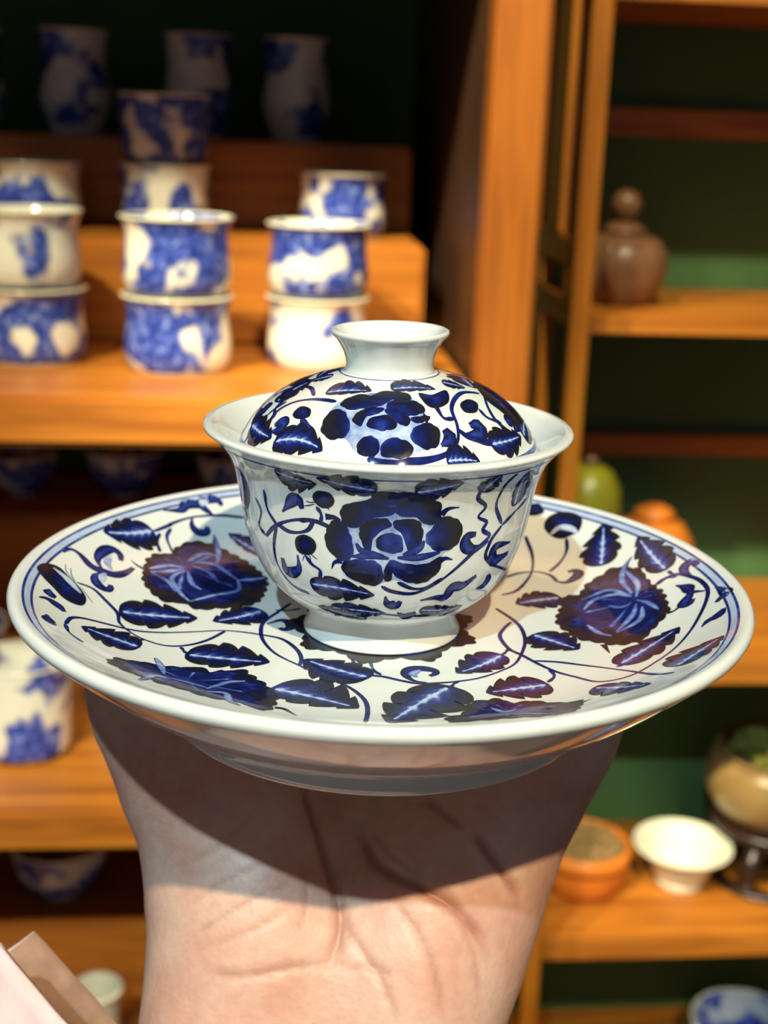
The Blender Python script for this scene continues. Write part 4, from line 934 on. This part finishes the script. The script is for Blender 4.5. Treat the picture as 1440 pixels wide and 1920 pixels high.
def leaf_mesh(p, surf, h, seed):
    b, t, s1, s2 = [np.array(q, float) for q in p[:4]]
    ax = t - b; L = np.linalg.norm(ax); ax /= L; nr = np.array([-ax[1], ax[0]])
    ds = sorted([(s1 - b) @ nr, (s2 - b) @ nr])
    lo, hi = -np.clip(-1.14 * ds[0], .16 * L, .50 * L), np.clip(1.14 * ds[1], .16 * L, .50 * L)
    g = random.Random(seed); ph = g.uniform(0, .3); bend = g.uniform(-.05, .05) * L
    rows, cols = 64, 19
    verts, tones, faces = [], [], []
    for i in range(rows):
        s = i / (rows - 1)
        prof = (math.sin(math.pi * min(1, s) ** .62) ** .70 if 0 < s < 1 else 0)
        f = (s * 3.6 + ph) % 1.0
        saw = 1 - .36 * (f ** 2.6) * min(1, s * 3) * (s < .96)
        for k in range(cols):
            c = -1 + 2 * k / (cols - 1)
            W = hi if c > 0 else -lo
            e = abs(c)
            q = b + ax * (s * L + .11 * L * e * e * (1 - s) * min(1, 4 * s)) + nr * (c * W * prof * saw + bend * math.sin(math.pi * s))
            verts.append(surf(q[0], q[1], h))
            tone = .07 + .13 * (e < .86) + .24 * max(0, 1 - e / .85)
            band = .40 * (1 - s) ** .5 + .06
            if .05 < s < .90:
                tone += .26 * max(0, 1 - e / band)
                vein = abs(((s * 6.5 - e * 2.2) % 1.0) - .5) * 2
                tone += .40 * max(0, 1 - vein * 2.2) * max(0, 1 - e / (band + .12)) + .34 * max(0, 1 - e / .10)
            tones.append(tone)
    for i in range(rows - 1):
        for k in range(cols - 1): faces.append((i * cols + k, i * cols + k + 1, (i + 1) * cols + k + 1, (i + 1) * cols + k))
    return verts, faces, tones

def blob_mesh(kind, pts, c, surf, h, fc=None, seed=0):
    P = resample(catmull(pts, 8, True), .42, True)
    n = len(P)
    cen = np.array(c, float) if c else P.mean(0)
    g = random.Random(seed)
    if kind in ('flower', 'petal'):
        per = np.linalg.norm(np.roll(P, -1, 0) - P, axis=1).sum()
        k = max(5, round(per / (4.4 if kind == 'flower' else 3.0)))
        t = np.arange(n) / n
        amp = 1.0 if kind == 'flower' else .28
        bump = np.abs(np.sin(np.pi * k * t + .6 * np.sin(2 * np.pi * t * 3)))
        d = P - cen; d /= np.maximum(np.linalg.norm(d, axis=1), 1e-6)[:, None]
        P = P + d * (amp * (bump - .55))[:, None]
    if kind == 'petal': P = cen + (P - cen) * 1.07
    rings = 12
    verts, tones, faces = [surf(cen[0], cen[1], h)], [], []
    far = None
    if kind == 'petal' and fc is not None:
        dd = np.linalg.norm(P - fc, axis=1); near, farr = dd.min(), dd.max()
    def tone_at(q, rho, idx):
        if kind == 'flower':
            a = math.atan2(q[1] - cen[1], q[0] - cen[0])
            pet = abs(math.sin(a * 3.5 + seed + .5 * math.sin(2 * a)))
            rim = .62 + .22 * pet
            if rho > rim: return .05 + .12 * (rho < .93)
            return .26 + .26 * (1 - rho / rim) + .42 * max(0, 1 - abs(pet - .04) * 5) * min(1, rho * 3) + .16 * (rho > rim - .10)
        if kind == 'petal':
            f = (np.linalg.norm(np.array(q) - fc) - near) / max(farr - near, .1) if fc is not None else rho
            return .50 - .45 * min(1, max(0, f)) ** .9 + .06 * (rho > .9) + .10 * max(0, .6 - rho)
        if kind == 'bud': return .12 + .36 * (1 - rho)
        return .90
    tones.append(tone_at(cen, 0, 0))
    for r in range(1, rings + 1):
        rho = r / rings
        for i in range(n):
            q = cen + (P[i] - cen) * rho
            verts.append(surf(q[0], q[1], h)); tones.append(tone_at(q, rho, i))
    for i in range(n):
        j = (i + 1) % n
        faces.append((0, 1 + i, 1 + j))
        for r in range(rings - 1):
            a = 1 + r * n; faces.append((a + i, a + n + i, a + n + j, a + j))
    return verts, faces, tones

NAMES = {'vine': 'painted_vine', 'curl': 'painted_scroll', 'petal': 'painted_petal_line', 'pale': 'painted_pale_stroke', 'hair': 'painted_hair_line', 'tip': 'painted_tip'}
def paint(items, surf, parent, keep=None):
    fc = None; flower = None
    for n, it in enumerate(items):
        kind, pts = it[0], it[1]
        if keep and not keep(np.mean(np.array(pts), 0)):
            if kind == 'base': fc = np.array(it[2], float)
            continue
        if kind == 'leaf':
            painted('painted_leaf', *leaf_mesh(pts, surf, .085, n), parent, M['cobalt'])
        elif kind == 'stroke':
            st, tone = it[2], it[3]
            own = flower if (st in ('petal', 'tip') and flower) else parent
            v, f, t = stroke_mesh(pts, st, tone, surf, {'vine': .05, 'curl': .075, 'petal': .13, 'pale': .13, 'hair': .06, 'tip': .055}[st])
            painted(NAMES[st], v, f, t, own, M['cobalt'])
        else:
            if kind == 'base': fc = np.array(it[2], float)
            h = {'flower': .09, 'petal': .115, 'bud': .10, 'base': .08}[kind]
            v, f, t = blob_mesh(kind, pts, it[2], surf, h, fc, n)
            own = flower if (kind == 'petal' and flower) else parent
            o = painted({'flower': 'painted_flower', 'petal': 'painted_petal', 'bud': 'painted_bud', 'base': 'painted_flower'}[kind], v, f, t, own, M['cobalt'])
            if kind in ('flower', 'base'): flower = o

def rot2(p, a):
    c, s = math.cos(a), math.sin(a)
    return (p[0] * c - p[1] * s, p[0] * s + p[1] * c)
def rot_item(it, a):
    it = list(it); it[1] = [rot2(p, a) for p in it[1]]
    if it[0] != 'stroke' and len(it) > 2 and it[2]: it[2] = rot2(it[2], a)
    return tuple(it)

psurf = plan_surface([(r, z) for r, z in pin] + [(93, .1), (94, .3)], PZ)
paint(MOTIFS['plate'], psurf, plate)
# the flower under the tea bowl and the one behind it
star = [((22 + 4 * (k % 2)) * math.cos(k * math.pi / 9) + .6, (22 + 4 * (k % 2)) * math.sin(k * math.pi / 9) - .5) for k in range(18)]
paint([('flower', star, (.6, -.5))], psurf, plate)
back = [it for it in MOTIFS['plate'] if it[0] == 'flower'][:1]
i0 = MOTIFS['plate'].index(back[0])
paint([rot_item(it, math.radians(-64)) for it in MOTIFS['plate'][i0:i0 + 14]], psurf, plate)
ring(plate, 'rim_line', 91.1, 91.75, psurf, M['cobalt'], .60)
ring(plate, 'rim_line', 89.1, 89.7, psurf, M['cobalt'], .56)
ring(plate, 'rim_wash', 89.7, 91.1, psurf, M['washline'], .9)

paint(MOTIFS['bowl'], wall_surface(bout, TZ), tea)
for a in (130, 230):
    paint(MOTIFS['bowl'], wall_surface(bout, TZ, math.radians(a)), tea, lambda c: abs(c[0]) < 33)
wsurf = wall_surface(bout, TZ)
def wall_ring(parent, name, v0, v1, tone):
    verts, faces = [], []
    for k in range(200):
        for v in (v0, v1): verts.append(wsurf(k / 200 * 2 * math.pi * 38, v, .06))
    for k in range(200):
        j = (k + 1) % 200; faces.append((2 * k, 2 * k + 1, 2 * j + 1, 2 * j))
    painted(name, verts, faces, [tone] * 400, parent, M['cobalt'])
tot = np.linalg.norm(np.diff(bout, axis=0), axis=1).sum()
wall_ring(tea, 'rim_line', tot - 3.6, tot - 3.1, .62)
wall_ring(tea, 'foot_line', .5, 1.1, .45)

lsurf = plan_surface(lout, LZ)
paint(MOTIFS['lid'], lsurf, lid)
for a in (120, 240):
    paint([rot_item(it, math.radians(a)) for it in MOTIFS['lid']], lsurf, lid,
          lambda c, a=a: abs((math.degrees(math.atan2(c[1], c[0])) + 90 - a + 180) % 360 - 180) < 58)
ring(lid, 'rim_line', 37.2, 37.7, lsurf, M['cobalt'], .66)
ring(lid, 'knob_line', 12.3, 12.7, lsurf, M['cobalt'], .66)

# ------------------------------------------------------------------ the hand that holds the plate
def hand_sdf(p):
    d = np.full(p.shape[:-1], 1e3)
    for k, chain in HAND.items():
        c = np.array(chain)
        kk = 5.0 if k in ('index', 'middle', 'ring') else 12.0
        for a, b in zip(c[:-1], c[1:]):
            ba = b[:3] - a[:3]; pa = p - a[:3]
            h = np.clip((pa @ ba) / (ba @ ba), 0, 1)
            e = np.sqrt(((pa - h[..., None] * ba) ** 2).sum(-1)) - (a[3] + h * (b[3] - a[3]))
            hh = np.clip(.5 + .5 * (d - e) / kk, 0, 1)
            d = d + (e - d) * hh - kk * hh * (1 - hh)
    # flatten where the plate and its foot rest on the hand
    r = np.hypot(p[..., 0] - PC[0] * 1000, p[..., 1] - PC[1] * 1000)
    low = np.interp(r, [0, 57.6, 59.5, 63, 70, 78, 85, 90.5, 95.6, 96.2, 130], [-35.6, -35.6, -30, -27.9, -23.5, -18, -12.4, -7.5, -3.2, 60, 60]) + PC[2] * 1000
    mid = np.clip((58 - np.abs(p[..., 0])) / 16, 0, 1)
    low = low * (1 - mid) + np.minimum(low, PC[2] * 1000 - 35.6) * mid
    cut = (p[..., 2] - low) * .8
    hh = np.clip(.5 + .5 * (cut - d) / 3.0, 0, 1)
    return d + (cut - d) * hh + 3.0 * hh * (1 - hh)

def surface_nets(f, lo, hi, step):
    ax = [np.arange(a, b, step) for a, b in zip(lo, hi)]
    n = [len(a) for a in ax]
    V = np.empty(n)
    for i, x in enumerate(ax[0]):
        g = np.stack(np.meshgrid([x], ax[1], ax[2], indexing='ij'), -1)[0]
        V[i] = f(g)
    S = V < 0
    cnt = np.zeros([k - 1 for k in n]); acc = np.zeros([k - 1 for k in n] + [3])
    cs = [(a, b, c) for a in (0, 1) for b in (0, 1) for c in (0, 1)]
    def sl(c): return tuple(slice(o, o + k - 1) for o, k in zip(c, n))
    for i, a in enumerate(cs):
        for b in cs[i + 1:]:
            if sum(abs(x - y) for x, y in zip(a, b)) != 1: continue
            va, vb = V[sl(a)], V[sl(b)]
            m = (va < 0) != (vb < 0)
            t = np.where(m, va / np.where(m, va - vb, 1), 0)
            for k in range(3): acc[..., k] += np.where(m, a[k] + t * (b[k] - a[k]), 0)
            cnt += m
    act = cnt > 0
    idx = -np.ones(act.shape, int); idx[act] = np.arange(act.sum())
    cell = np.argwhere(act)
    verts = (cell + acc[act] / cnt[act][:, None]) * step + np.array(lo)
    quads = []
    for k in range(3):
        a = [slice(None)] * 3; b = [slice(None)] * 3
        a[k] = slice(0, -1); b[k] = slice(1, None)
        m = S[tuple(a)] != S[tuple(b)]
        q = np.argwhere(m)
        u, v = (k + 1) % 3, (k + 2) % 3
        q = q[(q[:, u] > 0) & (q[:, v] > 0) & (q[:, u] < n[u] - 1) & (q[:, v] < n[v] - 1)]
        eu = np.zeros(3, int); eu[u] = 1; ev = np.zeros(3, int); ev[v] = 1
        c = [q, q - eu, q - eu - ev, q - ev]
        ids = np.stack([idx[tuple(x.T)] for x in c], 1)
        flip = ~S[tuple(q.T)]
        ids[flip] = ids[flip][:, ::-1]
        quads.append(ids)
    return verts, np.vstack(quads)

verts, quads = surface_nets(hand_sdf, (-98, 225, -350), (84, 432, -128), 1.25)
crease = np.zeros(len(verts))
disp = np.zeros(len(verts))
for depth, width, pts in CREASES:
    L = resample(catmull(pts, 6), 1.0)
    near = np.full(len(verts), 1e9); tt = np.zeros(len(verts))
    sel = np.where((verts[:, 1] < 390))[0]
    D = np.full(len(sel), 1e9); T = np.zeros(len(sel))
    for i, q in enumerate(L):
        e = ((verts[sel] - q) ** 2).sum(1); w = e < D; D[w] = e[w]; T[w] = i / (len(L) - 1)
    D = np.sqrt(D)
    fade = np.clip(np.minimum(T, 1 - T) * 6 + .15, 0, 1)
    g = np.exp(-(D / (width * .55)) ** 2) * fade
    disp[sel] -= depth * g - .12 * depth * np.exp(-((D - width * 1.7) / width) ** 2) * fade
    crease[sel] = np.maximum(crease[sel], g * min(1, .28 + depth * .32))
eps = .6
nx = np.stack([hand_sdf(verts + np.eye(3)[k] * eps) - hand_sdf(verts - np.eye(3)[k] * eps) for k in range(3)], -1)
nx /= np.maximum(np.linalg.norm(nx, axis=1), 1e-6)[:, None]
low_part = (verts[:, 2] < -152)
verts = verts + nx * np.where(low_part, disp, 0)[:, None]
person = held_empty('person', -.012, .300, -.345)
hm = mesh_from('hand', (verts - np.array([-12, 300, -345])) * .001, quads.tolist())
at = hm.attributes.new('crease', 'FLOAT', 'POINT'); at.data.foreach_set('value', crease.astype(float))
hand = link('hand', hm, M['skin'], person)
tag(person, 'bare hand with open palm raised under the plate, pale pink sleeve at the wrist', 'person')

# pale pink sleeve: a wide cuff pushed back round the forearm, its far side standing up at the picture edge
def sleeve():
    nu, nv = 120, 34
    g = random.Random(5)
    ph = [g.uniform(0, 6.28) for _ in range(6)]
    verts, faces = [], []
    for j in range(nv):
        t = j / (nv - 1)
        for i in range(nu):
            a = 2 * math.pi * i / nu
            puff = math.sin(math.pi * min(1, t * 1.06)) ** .7
            wr = 1 + .03 * math.sin(6 * a + ph[0] + 5 * t) + .018 * math.sin(15 * a + ph[1] + 9 * t) * t
            x = -34 + math.cos(a) * (80 + 10 * puff) * wr
            w = min(1, max(0, .5 - .9 * math.sin(a)))
            near = -212 - .50 * max(0, x + 98) - .35 * max(0, -98 - x)
            far = -231 - 1.12 * max(0, x + 98) - .45 * max(0, -98 - x)
            rim = near * w + far * (1 - w) + 1.2 * math.sin(9 * a + ph[2])
            z = -420 + (rim + 420) * t ** .85
            y = 312 + (z + 240) * .48 + math.sin(a) * (36 + 10 * puff) * wr      # follows the slanting forearm
            verts.append((x, y, z))
    for j in range(nv - 1):
        for i in range(nu):
            k = (i + 1) % nu
            faces.append((j * nu + i, j * nu + k, (j + 1) * nu + k, (j + 1) * nu + i))
    return np.array(verts), faces
sv, sf = sleeve()
sm = mesh_from('sleeve', (sv - np.array([-12, 300, -345])) * .001, sf)
sm.materials.append(M['pink']); sm.materials.append(M['lining'])
so = link('sleeve', sm, None, person)
so['label'] = 'pale pink sleeve with tan lining'
md = so.modifiers.new('cloth', 'SOLIDIFY'); md.thickness = .0022; md.offset = -1; md.material_offset = 1
